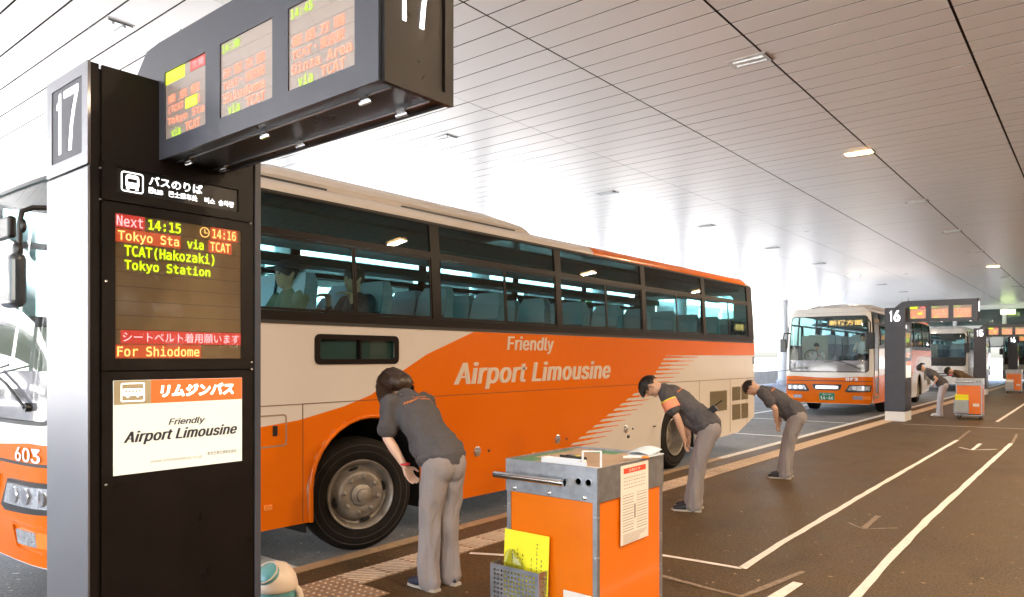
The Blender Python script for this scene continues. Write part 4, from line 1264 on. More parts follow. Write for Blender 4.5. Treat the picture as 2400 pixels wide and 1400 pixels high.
# ------------------------------------------------------------ people
def V(*a): return Vector(a)
def lerp(a, b, t): return a + (b - a) * t
def capsule(mb, pts, rad, n=12):
    """tube with rounded ends"""
    pts = [V(*p) for p in pts]
    r0 = rad[0] if not isinstance(rad[0], tuple) else min(rad[0]); r1 = rad[-1] if not isinstance(rad[-1], tuple) else min(rad[-1])
    d0 = (pts[0] - pts[1]).normalized(); d1 = (pts[-1] - pts[-2]).normalized()
    sc = lambda r, k: (r[0] * k, r[1] * k) if isinstance(r, tuple) else r * k
    P = [pts[0] + d0 * r0 * .85, pts[0] + d0 * r0 * .5] + pts + [pts[-1] + d1 * r1 * .5, pts[-1] + d1 * r1 * .85]
    Rr = [sc(rad[0], .45), sc(rad[0], .85)] + list(rad) + [sc(rad[-1], .85), sc(rad[-1], .45)]
    Rr = [r if isinstance(r, tuple) else (r, r) for r in Rr]
    mb.tube(P, Rr, n)

def head_shape(mb, c, up, f, s=1.0):
    """skull, jaw, nose, ears, brow around centre c, up and forward directions"""
    l = up.cross(f).normalized()
    Rm = Matrix((f, l, up)).transposed()
    def at(a, b, c_): return c + (f * a + l * b + up * c_) * s
    mb.ball(at(-.008, 0, .025), (.098 * s, .077 * s, .098 * s), 20, 14, Rm)
    mb.ball(at(.018, 0, -.035), (.072 * s, .062 * s, .082 * s), 18, 12, Rm)
    mb.ball(at(.052, 0, -.088), (.032 * s, .036 * s, .026 * s), 14, 8, Rm)
    mb.ball(at(.062, 0, -.005), (.028 * s, .050 * s, .045 * s), 14, 8, Rm)
    mb.ball(at(.078, 0, .030), (.014 * s, .046 * s, .014 * s), 12, 8, Rm)
    mb.tube([at(.082, 0, .018), at(.095, 0, -.008), at(.106, 0, -.030), at(.095, 0, -.040)], [.008 * s, .011 * s, .0145 * s, .011 * s], 8)
    mb.ball(at(.083, 0, -.062), (.012 * s, .025 * s, .010 * s), 12, 6, Rm)
    for k in (-1, 1):
        mb.ball(at(.045, .04 * k, -.03), (.032 * s, .022 * s, .03 * s), 10, 8, Rm)
        mb.tube([at(-.012, .076 * k, .022), at(-.018, .088 * k, .012), at(-.012, .087 * k, -.018), at(-.002, .077 * k, -.034)], [.010 * s, .014 * s, .012 * s, .007 * s], 8)
    return at, Rm

def hand(mb, wrist, dirn, palm_n, side, s=1.0, curl=.5):
    """palm plus four fingers and a thumb; dirn = towards fingertips, palm_n = out of the palm, side = thumb side"""
    d_ = dirn.normalized(); n_ = (palm_n - d_ * palm_n.dot(d_)).normalized(); t_ = d_.cross(n_).normalized() * side
    p0 = wrist; p1 = wrist + d_ * .045 * s; p2 = wrist + d_ * .088 * s
    for k, q in enumerate((-.030, -.010, .010, .030)):
        mb.tube([p0 + t_ * q * .55, p1 + t_ * q, p2 + t_ * q], [.013 * s, .014 * s, .0115 * s], 8)
    for k, (q, L) in enumerate(((.030, .070), (.010, .080), (-.010, .074), (-.030, .058))):
        a = p2 + t_ * q * 1.05
        b = a + (d_ * math.cos(curl * .6) + n_ * math.sin(curl * .6)) * L * .42 * s
        c = b + (d_ * math.cos(curl * 1.5) + n_ * math.sin(curl * 1.5)) * L * .33 * s
        e = c + (d_ * math.cos(curl * 2.2) + n_ * math.sin(curl * 2.2)) * L * .25 * s
        mb.tube([a - d_ * .01, a, b, c, e], [.0095 * s, .0095 * s, .0088 * s, .0080 * s, .0062 * s], 7)
    a = wrist + d_ * .022 * s + t_ * .022 * s
    b = a + (d_ * .55 + t_ * .7 + n_ * .25).normalized() * .038 * s
    c = b + (d_ * .85 + t_ * .30 + n_ * .35).normalized() * .032 * s
    e = c + (d_ * .95 + t_ * .05 + n_ * .4).normalized() * .022 * s
    mb.tube([wrist + d_ * .01, a, b, c, e], [.012 * s, .0135 * s, .0115 * s, .0100 * s, .0075 * s], 8)

def wrinkle(amp, sc, seed, stretch=(1, 1, .35)):
    def fn(co, no):
        q = V(co.x * sc * stretch[0] + seed, co.y * sc * stretch[1], co.z * sc * stretch[2])
        n_ = mnoise.noise(q) + .5 * mnoise.noise(q * 2.3)
        n_ = n_ - .3 * abs(mnoise.noise(q * 1.3 + V(5, 5, 5)))
        return co + no * n_ * amp
    return fn

def staff(label, x, y, yaw, J, hair='short', skin='skin', shirt='shirt', trousers='trousers', shoe='shoe', detail=2, group='bowing coach staff', cat='person', z=0.0, print_=True, extras=()):
    """J: forward/height of hips, neck base, head centre, shoulders, elbow, wrist (sagittal plane), s: scale"""
    t = thing('person', label, cat, (x, y, z), yaw, group)
    vox = {2: .0062, 1: .011, 0: .02}[detail]
    hip = V(J['hip'][0], 0, J['hip'][1]); nk = V(J['neck'][0], 0, J['neck'][1]); hd = V(J['head'][0], 0, J['head'][1])
    tor = (nk - hip).normalized()
    back = V(tor.z * -1, 0, tor.x) if False else V(-tor.z, 0, tor.x)      # out of the back
    up = (hd - nk).normalized()
    up = (up + J.get('nod', V(0, 0, 0))).normalized()
    f = V(up.z, 0, -up.x)
    sw = J.get('sw', .175); s = J.get('s', 1.0)
    sh = lerp(hip, nk, .90) - back * .01
    body = MB(); cl = MB(); tr = MB()
    # ---- body underneath
    capsule(body, [hip + V(0, 0, .0), lerp(hip, nk, .35), lerp(hip, nk, .7), lerp(hip, nk, .92)], [(.11, .085), (.11, .08), (.135, .085), (.10, .07)], 14)
    capsule(body, [nk - tor * .03, nk + (hd - nk) * .5, hd - up * .03], [.055 * s, .050 * s, .050 * s], 12)
    at, Rm = head_shape(body, hd, up, f, s)
    for k in (-1, 1):
        S0 = sh + V(0, sw * k, 0); E = V(J['elbow'][0], (sw + .045) * k, J['elbow'][1]); Wr = V(J['wrist'][0], J.get('wy', .13) * k, J['wrist'][1])
        capsule(body, [S0, lerp(S0, E, .5), E], [.046 * s, .042 * s, .036 * s])
        capsule(body, [E, lerp(E, Wr, .35), lerp(E, Wr, .75), Wr], [.036 * s, .038 * s, .029 * s, (.028 * s, .022 * s)])
        hdn = J.get('hand', V(-.15, 0, -1)) + V(0, -.55 * k, 0)
        hand(body, Wr, hdn, V(-1, -.2 * k, 0), -k, s * 1.0, .55)
        # legs
        A = V(J.get('foot', (0,))[0] + (J.get('stance', 0) * k), .095 * k, .09)
        hj = hip + V(0, .085 * k, -.02); kn = lerp(hj, A, .50) + V(.025, 0, 0)
        capsule(body, [hj, lerp(hj, kn, .5), kn, lerp(kn, A, .4), A], [.070, .058, .042, .042, .034])
    bme = remesh(body, vox, 5)
    bo = put('body', bme, skin, t)
    # ---- trousers
    capsule(tr, [hip + tor * .06, hip + tor * .02, hip - V(0, 0, .03)], [(.130, .105), (.150, .116), (.160, .122)], 18)
    for k in (-1, 1):
        A = V(J.get('foot', (0,))[0] + (J.get('stance', 0) * k), .095 * k, .09)
        hj = hip + V(0, .078 * k, -.03); kn = lerp(hj, A, .50) + V(.03, .0, 0)
        tr.ball(hip + V(-.018, .055 * k, -.05), (.108, .106, .130), 14, 10)
        pts = [hj, lerp(hj, kn, .4), kn, lerp(kn, A, .45), A + V(-.01, 0, .02), A + V(-.012, 0, -.035)]
        capsule(tr, pts, [(.102, .108), (.096, .098), (.082, .082), (.076, .076), (.073, .080), (.075, .086)], 16)
    wf = wrinkle(.017, 14, x * 3, (1.1, 1.1, .30))
    def tw(co_, no_):
        k_ = min(1.0, max(0.0, (hip.z - .10 - co_.z) / .18)); a_ = wf(co_, no_)
        return co_ + (a_ - co_) * k_ - no_ * .006 * (1 - k_)
    tme = remesh(tr, vox * 1.1, 7, .5, tw)
    to = put('trousers', tme, trousers, t)
    # ---- shirt with short sleeves
    waist = lerp(hip, nk, .10)
    hem = hip + tor * .035 + V(.012, 0, -.01)
    capsule(cl, [hem, waist, lerp(hip, nk, .35), lerp(hip, nk, .62), lerp(hip, nk, .84), nk - tor * .01],
            [(.186, .158), (.178, .146), (.164, .122), (.182, .132), (.172, .112), (.075, .066)], 20)
    for k in (-1, 1):
        S0 = sh + V(0, sw * k, 0); E = V(J['elbow'][0], (sw + .045) * k, J['elbow'][1])
        a_ = (E - S0).normalized()
        cl.ball(S0 + V(0, -.02 * k, 0), (.075, .07, .075), 14, 10)
        L = J.get('sleeve', .82)
        capsule(cl, [S0, lerp(S0, E, .4), lerp(S0, E, L * .8), lerp(S0, E, L)], [(.072, .074), (.072, .070), (.078, .074), (.083, .078)], 16)
    cl.tube([nk - tor * .02, nk + up * .022], [.066, .062], 14)
    if detail == 2:  # loose front hanging with gravity
        fr_ = lerp(hip, nk, .35) - back * .08
        capsule(cl, [lerp(hip, nk, .62) - back * .05, fr_ + V(0, 0, -.03), hem - back * .05 + V(.02, 0, -.03)], [(.13, .07), (.125, .075), (.12, .07)], 14)
    cme = remesh(cl, vox, 6, .5, wrinkle(.014, 11, x * 5 + 2, (1, 1, .75)))
    co = put('shirt', cme, shirt, t)
    # collar
    q = []
    for k in range(25):
        a = 2 * math.pi * k / 24
        q.append(nk + up * .018 + (back * math.cos(a) * .064) + V(0, math.sin(a) * .064, 0) + up * (.010 * math.cos(a)))
    if detail: MB().tube(q, .0125, 8).put('collar', shirt, co, 60)
    # ---- face
    if detail >= 1:
        for k in (-1, 1):
            MB().ball(at(.0865, .030 * k, .008), (.007, .012, .006), 10, 6, Rm).put('eye', 'eye', t, 80)
            MB().tube([at(.088, .014 * k, .030), at(.092, .03 * k, .036), at(.084, .05 * k, .031)], .0035, 6).put('eyebrow', 'hair', t, 80)
        MB().tube([at(.088, -.022, -.062), at(.096, 0, -.060), at(.088, .022, -.062)], [.003, .0055, .003], 6).put('mouth', 'lips', t, 80)
    # ---- hair
    hb = MB()
    hm = 'hairbrown' if hair == 'bob' else 'hair'
    def keep_cap(ext, front_cut, low):
        vs = []; n = 40; m_ = 26; idx = {}
        for j in range(m_ + 1):
            th = math.pi * .78 * j / m_
            for i in range(n):
                a = 2 * math.pi * i / n      # a=0 forward
                fwd = math.cos(a); 
                lim = low(fwd, abs(math.sin(a)))
                lim += .13 * mnoise.noise(V(math.cos(a) * 5 + x, math.sin(a) * 5, .3)) + (.07 if i % 3 == 0 else 0)
                tt = min(th, lim)
                e_ = ext * (1 + .10 * mnoise.noise(V(math.cos(a) * 3, math.sin(a) * 3, tt * 3 + x)) )
                r_ = math.sin(tt)
                p = at(-.010 + (.098 + e_) * r_ * fwd, (.077 + e_) * r_ * math.sin(a), .027 + (.098 + e_) * math.cos(tt))
                vs.append(p)
        fs = [(j * n + i, (j + 1) * n + i, (j + 1) * n + (i + 1) % n, j * n + (i + 1) % n) for j in range(m_) for i in range(n)]
        hb.add(vs, fs)
    if hair == 'bob':
        keep_cap(.038, 0, lambda fw, sd: R(66) if fw > .62 else (R(100) if fw > .1 else R(132)))
        hb.ball(at(-.050, 0, -.035), (.082, .100, .098), 22, 12, Rm)
        hb.ball(at(-.012, 0, .020), (.128, .112, .122), 26, 16, Rm) if False else None
        for i in range(420):
            a = random.uniform(R(38), R(322)); tt0 = random.uniform(.15, 1.15)
            fw = math.cos(a)
            pts = []; rr_ = .038 + random.uniform(-.005, .006)
            end = R(132) + random.uniform(-.12, .1) if fw < .3 else R(120)
            for q_ in range(5):
                tt = tt0 + (end - tt0) * q_ / 4
                e_ = rr_ + (.006 * q_ / 4); a2 = a + .03 * math.sin(q_ + i)
                if tt < R(95): p = at(-.010 + (.098 + e_) * math.sin(tt) * math.cos(a2), (.077 + e_) * math.sin(tt) * math.sin(a2), .027 + (.098 + e_) * math.cos(tt))
                else:
                    dz = (tt - R(95)) * .16
                    p = at(-.010 + (.098 + e_ - dz * .10) * math.cos(a2), (.077 + e_ - dz * .1) * math.sin(a2), .027 - .0085 - dz)
                pts.append(p)
            # strands fall with gravity at their ends
            gd = random.uniform(.5, 1.3) * (1 if fw > -.5 else .5)
            for q_ in range(2, 5): pts[q_] = pts[q_] + V(0, 0, -.018 * (q_ - 1) * gd) + f * (.003 * q_)
            hb.tube(pts, [(.003, .003), (.009, .005), (.011, .005), (.008, .004), (.0015, .0015)], 5)
    elif hair == 'short':
        keep_cap(.020, 0, lambda fw, sd: R(58) if fw > .75 else (R(72) if fw > .35 else (R(84) if fw > -.2 else R(116))))
        for i in range(230):
            a = random.uniform(0, 6.283); tt = random.uniform(.1, 1.55) if math.cos(a) < .3 else random.uniform(.1, 1.0)
            if math.cos(a) < -.3: tt = random.uniform(.3, 1.9)
            e_ = .014
            p = at(-.010 + (.098 + e_) * math.sin(tt) * math.cos(a), (.077 + e_) * math.sin(tt) * math.sin(a), .027 + (.098 + e_) * math.cos(tt))
            o_ = (p - at(-.01, 0, .03)).normalized(); tn = V(0, 0, -1) * .4 + f * .55 + up * -.2
            hb.tube([p, p + o_ * .012 + tn * .014, p + o_ * .016 + tn * .036], [.009, .0075, .002], 5)
    elif hair == 'tail':
        keep_cap(.014, 0, lambda fw, sd: R(60) if fw > .6 else R(100))
        hb.tube([at(-.10, 0, .05), at(-.135, .02, .02), at(-.13, .04, -.08)], [.03, .03, .012], 8)
    elif hair == 'crop':
        keep_cap(.009, 0, lambda fw, sd: R(60) if fw > .7 else (R(76) if fw > .3 else (R(88) if fw > -.2 else R(112))))
    elif hair == 'cap':
        keep_cap(.016, 0, lambda fw, sd: R(72))
        hb.tube([at(.07, 0, .062), at(.16, 0, .035)], [(.07, .01), (.05, .006)], 12)
    hb.put('hair', 'shirt' if hair == 'cap' and skin == 'skin' else hm, t, 60)
    # ---- shoes
    for k in (-1, 1):
        A = V(J.get('foot', (0,))[0] + (J.get('stance', 0) * k), .095 * k, 0)
        sb = MB()
        capsule(sb, [A + V(-.055, 0, .045), A + V(.02, .0, .05), A + V(.11, .006 * k, .038), A + V(.17, .008 * k, .03)], [(.038, .043), (.040, .046), (.046, .034), (.036, .024)], 14)
        sb.tube([A + V(-.02, 0, .05), A + V(-.025, 0, .095)], [(.045, .040), (.042, .040)], 12)
        sm_ = remesh(sb, .009 if detail < 2 else .006, 3)
        for v in sm_.vertices: v.co.z = max(v.co.z, .016)
        so = put('shoe', sm_, shoe, t)
        pl = plate_mesh([[(A.x - .098 + 0, A.y - .030), (A.x - .06, A.y - .040), (A.x + .05, A.y - .040), (A.x + .12, A.y - .047), (A.x + .18, A.y - .036), (A.x + .212, A.y), (A.x + .18, A.y + .040), (A.x + .12, A.y + .050), (A.x + .05, A.y + .040), (A.x - .06, A.y + .040), (A.x - .098, A.y + .030)]], .018)
        put('sole', pl, 'sole', so, 40)
    # ---- print on the back, laid onto the shirt
    if detail == 2 and print_:
        bv = BVHTree.FromPolygons([v.co for v in cme.vertices], [p.vertices for p in cme.polygons])
        for body_, h0, h1, wid in (('Airport Limousine', .735, .775, .145), ('Friendly', .79, .81, .06)):
            me = text_mesh(body_, .02, .2)
            bm = bmesh.new(); bm.from_mesh(me)
            bmesh.ops.subdivide_edges(bm, edges=[e for e in bm.edges], cuts=1, use_grid_fill=False)
            bm.to_mesh(me); bm.free()
            xs_ = [v.co.x for v in me.vertices]; ys_ = [v.co.y for v in me.vertices]
            a0, a1, b0, b1 = min(xs_), max(xs_), min(ys_), max(ys_)
            L = (nk - hip).length
            for v in me.vertices:
                u = (v.co.x - a0) / (a1 - a0); w = (v.co.y - b0) / (b1 - b0)
                o_ = hip + tor * L * (h0 + (h1 - h0) * w) + V(0, wid * (1 - 2 * u), 0) + back * .5
                hit = bv.ray_cast(o_, -back)
                v.co = (hit[0] + back * .0035) if hit[0] else o_ - back * .4
            put('lettering', me, 'orangeprint', co)
    return t, dict(hip=hip, nk=nk, tor=tor, back=back, sh=sh, sw=sw, at=at, Rm=Rm, co=co, up=up, f=f, J=J)

PI = math.pi
JW = dict(hip=(-.06, .90), neck=(.375, 1.315), head=(.485, 1.375), nod=V(.55, 0, -.25), elbow=(.31, 1.03), wrist=(.19, .83), wy=.145, sw=.165, s=.97, sleeve=.72, hand=V(-.15, 0, -1))
wm, iw = staff('woman with dark bobbed hair bowing nearest the camera, navy shoes and red wrist cord', -3.60, 3.62, R(176), JW, 'bob', 'skinpale', shoe='shoenavy')
for k in (-1, 1):
    p = V(.193, .145 * k, .85)
    MB().tube([p + V(.03 * math.cos(a), .027 * math.sin(a), 0) for a in [2 * PI * q / 16 for q in range(17)]], .009, 6).put('wrist_cord', 'red', wm, 80) if k > 0 else None
JM = dict(hip=(-.17, .90), neck=(.30, 1.265), head=(.425, 1.285), nod=V(.1, 0, -.22), elbow=(.12, .97), wrist=(.06, .745), wy=.15, sw=.185, s=1.0, sleeve=.62, hand=V(.05, 0, -1))
m2, i2 = staff('young man with thick black hair and orange armband bowing behind the cart', -3.33, 7.12, R(197), JM, 'short')
# armband and radio
for k in (1,):
    S0 = i2['sh'] + V(0, i2['sw'] * k, 0); E = V(JM['elbow'][0], (i2['sw'] + .045) * k, JM['elbow'][1])
    a, b = lerp(S0, E, .30), lerp(S0, E, .62)
    MB().tube([a, b], [(.087, .084), (.091, .087)], 24, cap=False).put('armband', 'armband', m2, 60)
    MB().tube([a - (b - a) * .12, a], [(.0875, .0845), (.0885, .0855)], 24, cap=False).put('armband_edge', 'yellow', m2, 60)
hp = i2['hip'] + i2['tor'] * .07 + i2['back'] * .14 + V(0, .07, 0)
ra = thing('handheld_radio', 'black two way radio clipped to the back of the second man bowing', 'radio', (0, 0, 0))
ra.parent = None
Mx = Matrix.Translation((-3.33, 7.12, 0)) @ Matrix.Rotation(R(197), 4, 'Z')
c = Mx @ hp
ra.location = c
q = MB().box((-.035, -.018, -.06), (.035, .018, .06)); q.put('casing', 'black', ra); bevel(ra.children[0], .008)
MB().tube([(.02, 0, .06), (.02, 0, .15)], .006, 8).put('antenna', 'black', ra)
MB().box((-.02, -.021, .01), (.02, -.0185, .045)).put('screen', 'chrome', ra)
ra.rotation_euler = (R(-10), R(-52), R(197))
# belt cord round the shirt
J3 = dict(hip=(-.16, .865), neck=(.29, 1.165), head=(.415, 1.185), nod=V(.1, 0, -.25), elbow=(.08, .93), wrist=(.08, .74), wy=.12, sw=.18, s=.98, sleeve=.6, hand=V(.1, 0, -1))
m3, i3 = staff('man with cropped black hair bowing farthest along the near coach', -3.27, 9.78, R(190), J3, 'crop')
J4 = dict(hip=(-.1, .88), neck=(.31, 1.26), head=(.42, 1.30), nod=V(.3, 0, -.25), elbow=(.05, 1.02), wrist=(.14, .86), wy=.12, sw=.17, s=.95, sleeve=.5)
w4, _ = staff('woman in pale trousers bowing beside pillar 16', -3.42, 22.7, R(188), J4, 'tail', trousers='palecloth', shoe='whiteshoe', detail=0)
J5 = dict(J3)
w5, _ = staff('person in brown shirt bowing behind the cart at pillar 16', -3.25, 26.2, R(190), J5, 'short', shirt='brownshirt', detail=0)

# ---- seated figures inside the coaches
JS = dict(hip=(0, .0), neck=(-.06, .50), head=(-.04, .66), nod=V(.0, 0, 0), elbow=(.08, .22), wrist=(.28, .12), wy=.12, sw=.19, sleeve=.8)
def seated(label, loc, yaw, hair, shirt, cat='person', group='people seated in the coaches', arm=None, skin='skin', lean=0.0):
    t = thing('person', label, cat, loc, yaw, group)
    b = MB(); hip = V(0, 0, .08); nk = V(-.05 + lean, 0, .52); hd = V(-.01 + lean, 0, .67)
    capsule(b, [nk - V(0, 0, .03), hd], [.055, .05])
    at, Rm = head_shape(b, hd, V(.05, 0, 1).normalized(), V(1, 0, -.05).normalized())
    W_ = arm or (.38, .25)
    for k in (-1, 1):
        S0 = nk + V(0, .19 * k, -.06); E = V(.10, .24 * k, .22); Wr = V(W_[0], .16 * k, W_[1])
        capsule(b, [S0, E], [.045, .038]); capsule(b, [E, Wr], [.038, .027])
        hand(b, Wr, V(1, -.2 * k, .1), V(0, 0, -1), k, 1, .6)
        capsule(b, [hip + V(0, .09 * k, 0), V(.42, .1 * k, .07), V(.46, .1 * k, -.35)], [.085, .06, .045])
        capsule(b, [V(.46, .1 * k, -.38), V(.6, .1 * k, -.4)], [.04, .035])
    put('body', remesh(b, .016, 4), skin, t)
    c = MB()
    capsule(c, [hip, V(-.02, 0, .28), nk - V(0, 0, .03)], [(.17, .13), (.175, .125), (.12, .08)], 16)
    for k in (-1, 1):
        S0 = nk + V(0, .19 * k, -.06); E = V(.10, .24 * k, .22); Wr = V(W_[0], .16 * k, W_[1])
        c.ball(S0 + V(0, -.02 * k, 0), .075); capsule(c, [S0, E], [.065, .055]); capsule(c, [E, lerp(E, Wr, .6)], [.052, .045])
    put('shirt', remesh(c, .016, 4), shirt, t)
    tr = MB()
    for k in (-1, 1): capsule(tr, [hip + V(0, .09 * k, -.01), V(.42, .1 * k, .06), V(.46, .1 * k, -.33)], [.10, .075, .065])
    put('trousers', remesh(tr, .018, 4), 'ink', t)
    h = MB(); h.ball(at(-.016, 0, .04), (.108, .090, .102), 18, 12, Rm)
    if hair == 'cap': h.tube([at(.05, 0, .075), at(.17, 0, .05)], [(.07, .01), (.05, .006)], 12)
    if hair == 'hat': h.lathe([(.17, 0), (.17, .008), (.10, .012)], at(0, 0, .05), 'z', 20)
    h.put('hair' if hair != 'cap' and hair != 'hat' else 'cap', 'hair' if hair == 'short' else 'ink', t, 60)
    for k in (-1, 1): MB().ball(at(.0865, .030 * k, .008), (.007, .012, .006), 8, 5, Rm).put('eye', 'eye', t, 80)
    return t





seated('passenger in a brimmed cap at the front window of the near coach', (-5.52, 3.66, ROAD + 1.80), R(-90), 'hat', 'oliveshirt')
seated('dark haired passenger with a hand to the face, second window seat of the near coach', (-5.55, 4.42, ROAD + 1.82), R(-90), 'short', 'ink', arm=(.16, .52))
seated('driver in a white shirt behind the wheel of the waiting coach', (-7.12, 24.35, ROAD + 1.42), R(-90), 'short', 'whiteshirt', arm=(.30, .42))
seated('guide in a dark peaked cap standing by the coach door behind the windscreen', (-5.75, 24.5, ROAD + 1.72), R(-90), 'cap', 'whiteshirt', lean=.05)
seated('driver of the white coach with red stripes', (-7.25, 45.0, ROAD + 1.55), R(-90), 'short', 'whiteshirt', arm=(.30, .42))
# ------------------------------------------------------------ attendants' carts
def perforated(w, h, pitch, hole):
    ols = [[(0, 0), (w, 0), (w, h), (0, h)]]
    nx = int((w - .02) / pitch); nz = int((h - .02) / pitch)
    for i in range(nx):
        for j in range(nz):
            cx_ = .01 + (w - .02 - nx * pitch) / 2 + (i + .5) * pitch; cz = .01 + (j + .5) * pitch
            ols.append(rrect(cx_ - hole / 2, cz - hole / 2, cx_ + hole / 2, cz + hole / 2, 0))
    return ols

def cart(label, x, y, rz, near=False, group='attendant carts'):
    t = thing('attendant_cart', label, 'cart', (x, y, 0), rz, group)
    Wc, D, H = .58, .69, 1.05          # x from -Wc..0, y 0..D
    z0 = .14; zs = .875
    bevel(MB().box((-Wc + .006, .006, z0), (-.006, D - .006, zs + .01)).put('cabinet', 'cartorange', t), .003, 1)
    # corner posts
    for (a, b) in ((-Wc, 0), (-.026, 0), (-Wc, D - .026), (-.026, D - .026)):
        q = MB(); q.box((a, b, z0 - .02), (a + .026, b + .026, zs + .012))
        q.put('corner_post', 'galv', t)
        if near:
            for zz in (.80, .60, .42, .25):
                MB().lathe([(.005, 0), (.004, .003), (0, .004)], (a + .026, b + .013, zz), 'x', 8).put('rivet', 'chrome', t, 50)
                m_ = MB().lathe([(.005, 0), (.004, -.003), (0, -.004)], (a + .013, b, zz), 'y', 8).put('rivet', 'chrome', t, 50)
    # steel collar with open tray top
    c = MB()
    c.box((-Wc - .004, -.006, zs), (.004, .0, H)); c.box((-Wc - .004, D, zs), (.004, D + .006, H))
    c.box((-Wc - .006, -.0, zs), (-Wc + .0, D, H)); c.box((.0, .0, zs), (.006, D, H))
    c.box((-Wc, 0, zs + .012), (0, D, zs + .02))
    bevel(c.put('collar', 'galv', t), .0015, 1)
    MB().box((-Wc + .002, .002, H - .022), (-.002, D - .002, H - .012)).put('top_board', 'tan', t)
    # handle bar
    h = MB().tube([(-Wc - .03, -.07, .968), (-.15, -.07, .968)], .017, 14)
    h.put('handle', 'chrome', t, 40)
    MB().box((-.165, -.075, .945), (-.15, -.006, .99)).put('handle_bracket', 'chrome', t)
    MB().box((-Wc + .01, -.075, .955), (-Wc + .025, -.006, .98)).put('handle_bracket', 'chrome', t)
    for xx in (-.105, -.045):
        MB().lathe([(.016, 0), (.022, -.001), (.022, -.004), (.016, -.005), (.016, 0)], (xx, -.006, .975), 'y', 20).put('grommet', 'galv', t, 40)
        MB().lathe([(.0158, 0), (0, 0)], (xx, -.0075, .975), 'y', 20).put('hole', 'dark', t)
    for xx in (-Wc + .06, -Wc / 2, -.07):
        MB().lathe([(.011, 0), (.011, -.003), (.006, -.006), (.006, -.012), (0, -.013)], (xx, -.006, .895), 'y', 12).put('bolt', 'chrome', t, 40)
    # basket with leaflets
    bw, bh, bd_ = .325, .34, .085
    bx0 = -Wc - .035; bz = .155
    fo = plate('basket', perforated(bw, bh, .024, .012), .0015, frame((bx0, -.012 - bd_, bz), (1, 0, 0), (0, 0, 1)), 'galv', t)
    plate('basket_side', perforated(bd_, bh, .024, .012), .0015, frame((bx0 + bw, -.012 - bd_, bz), (0, 1, 0), (0, 0, 1)), 'galv', t)
    MB().box((bx0, -.012 - bd_, bz), (bx0 + .0015, -.012, bz + bh)).put('basket_side', 'galv', t)
    MB().box((bx0, -.012 - bd_, bz - .002), (bx0 + bw, -.012, bz)).put('basket_floor', 'galv', t)
    # castors
    MB().box((-Wc - .01, -.01, z0 - .045), (.01, D + .01, z0 - .02)).put('chassis', 'galv', t)
    for (a, b) in ((-Wc + .05, .06), (-.05, .06), (-Wc + .05, D - .06), (-.05, D - .06)):
        w = MB().lathe([(.02, -.014), (.044, -.012), (.048, 0), (.044, .012), (.02, .014)], (a, b - .01, .048), 'x', 20).put('castor', 'tyre', t, 40)
        MB().box((a - .02, b - .03, .05), (a - .016, b + .02, z0 - .04)).box((a + .016, b - .03, .05), (a + .02, b + .02, z0 - .04)).box((a - .02, b - .03, z0 - .05), (a + .02, b + .02, z0 - .045)).put('fork', 'galv', w)
    if near:
        plate('label', [rrect(-.24, .52, -.06, .555, .002)] if False else [rrect(-.20, .335, -.03, .41, .002)], .001, FY(-.0055), 'paper', t)
    else:
        plate('label', [rrect(-.20, .335, -.06, .41, .002)], .001, FY(-.0055), 'paper', t)
    return t
CX, CY = -1.94, 3.06
ct = cart('orange and steel cart nearest the camera, its mesh basket holding yellow cards', CX, CY, 0, True)
# notice on the side of the near cart
nz = plate('notice', [rrect(.215, .62, .51, 1.035, .002)], .001, FX(.0065), 'paper', ct)
P = FX(.0075)
plate('heading', [rrect(.245, .99, .48, 1.018, 0)], .0006, P, 'redprint', nz)
text('お知らせ', .30, .996, .42, 1.012, P, 'paper', nz, off=.0012, bold=.01)
q = MB()
random.seed(11)
for k in range(4):
    z = .965 - k * .018
    for j in range(9):
        y_ = .245 + j * .026; q.box((.0076, y_, z), (.0082, y_ + random.uniform(.012, .023), z + .004))
for col in (0, 1):
    for k in range(14):
        z = .875 - k * .0145; y_ = .235 + col * .145
        q.box((.0076, y_, z), (.0082, y_ + .115, z + (.0045 if k % 2 else .003)))
for k in range(8):
    z = .67 - k * .0065
    q.box((.0076, .24, z), (.0082, .24 + random.uniform(.15, .25), z + .0022))
q.put('small_print', 'greyink', nz)
MB().box((.0076, .358, .745), (.009, .366, .82)).put('mark', 'black', nz)
# things lying on the near cart
def onc(name, label, cat, x, y, z, rz=0): return thing(name, label, cat, (CX + x, CY + y, z), rz)
yc = onc('leaflet', 'bright yellow card standing in the mesh basket of the near cart', 'leaflet', -.615, -.05, .20)
cm = plate_mesh([rrect(.015, 0, .315, .47, .002)], .0015); cm.transform(Matrix.Translation((.02, .01, 0)) @ Matrix.Rotation(R(-3), 4, 'X') @ frame((0, 0, 0), (1, 0, 0), (0, 0, 1)))
yo = put('card', cm, 'yellow', yc)
q = MB(); random.seed(5)
for cx_ in (.07, .105, .14, .20, .235, .265):
    z = .43 - random.uniform(0, .12)
    while z > .16:
        hh = random.uniform(.006, .014); q.box((cx_, -.0024, z), (cx_ + random.uniform(.003, .008), -.0017, z + hh)); z -= hh + random.uniform(.003, .012)
bg_ = onc('plastic_bag', 'crumpled clear plastic bag in front of the yellow card', 'bag', -.50, -.055, .40)
vs = []; fs = []
for j in range(9):
    for i in range(15):
        a = 2 * PI * i / 14; r_ = (.075 * math.sin(PI * (j + .6) / 9.4)) * (1 + .25 * mnoise.noise(V(math.cos(a) * 2, math.sin(a) * 2, j * .6)))
        vs.append((r_ * math.cos(a), r_ * .3 * math.sin(a), j * .022))
for j in range(8):
    for i in range(14): fs.append((j * 15 + i, j * 15 + i + 1, (j + 1) * 15 + i + 1, (j + 1) * 15 + i))
MB().add(vs, fs).put('film', 'bagfilm', bg_, 60)

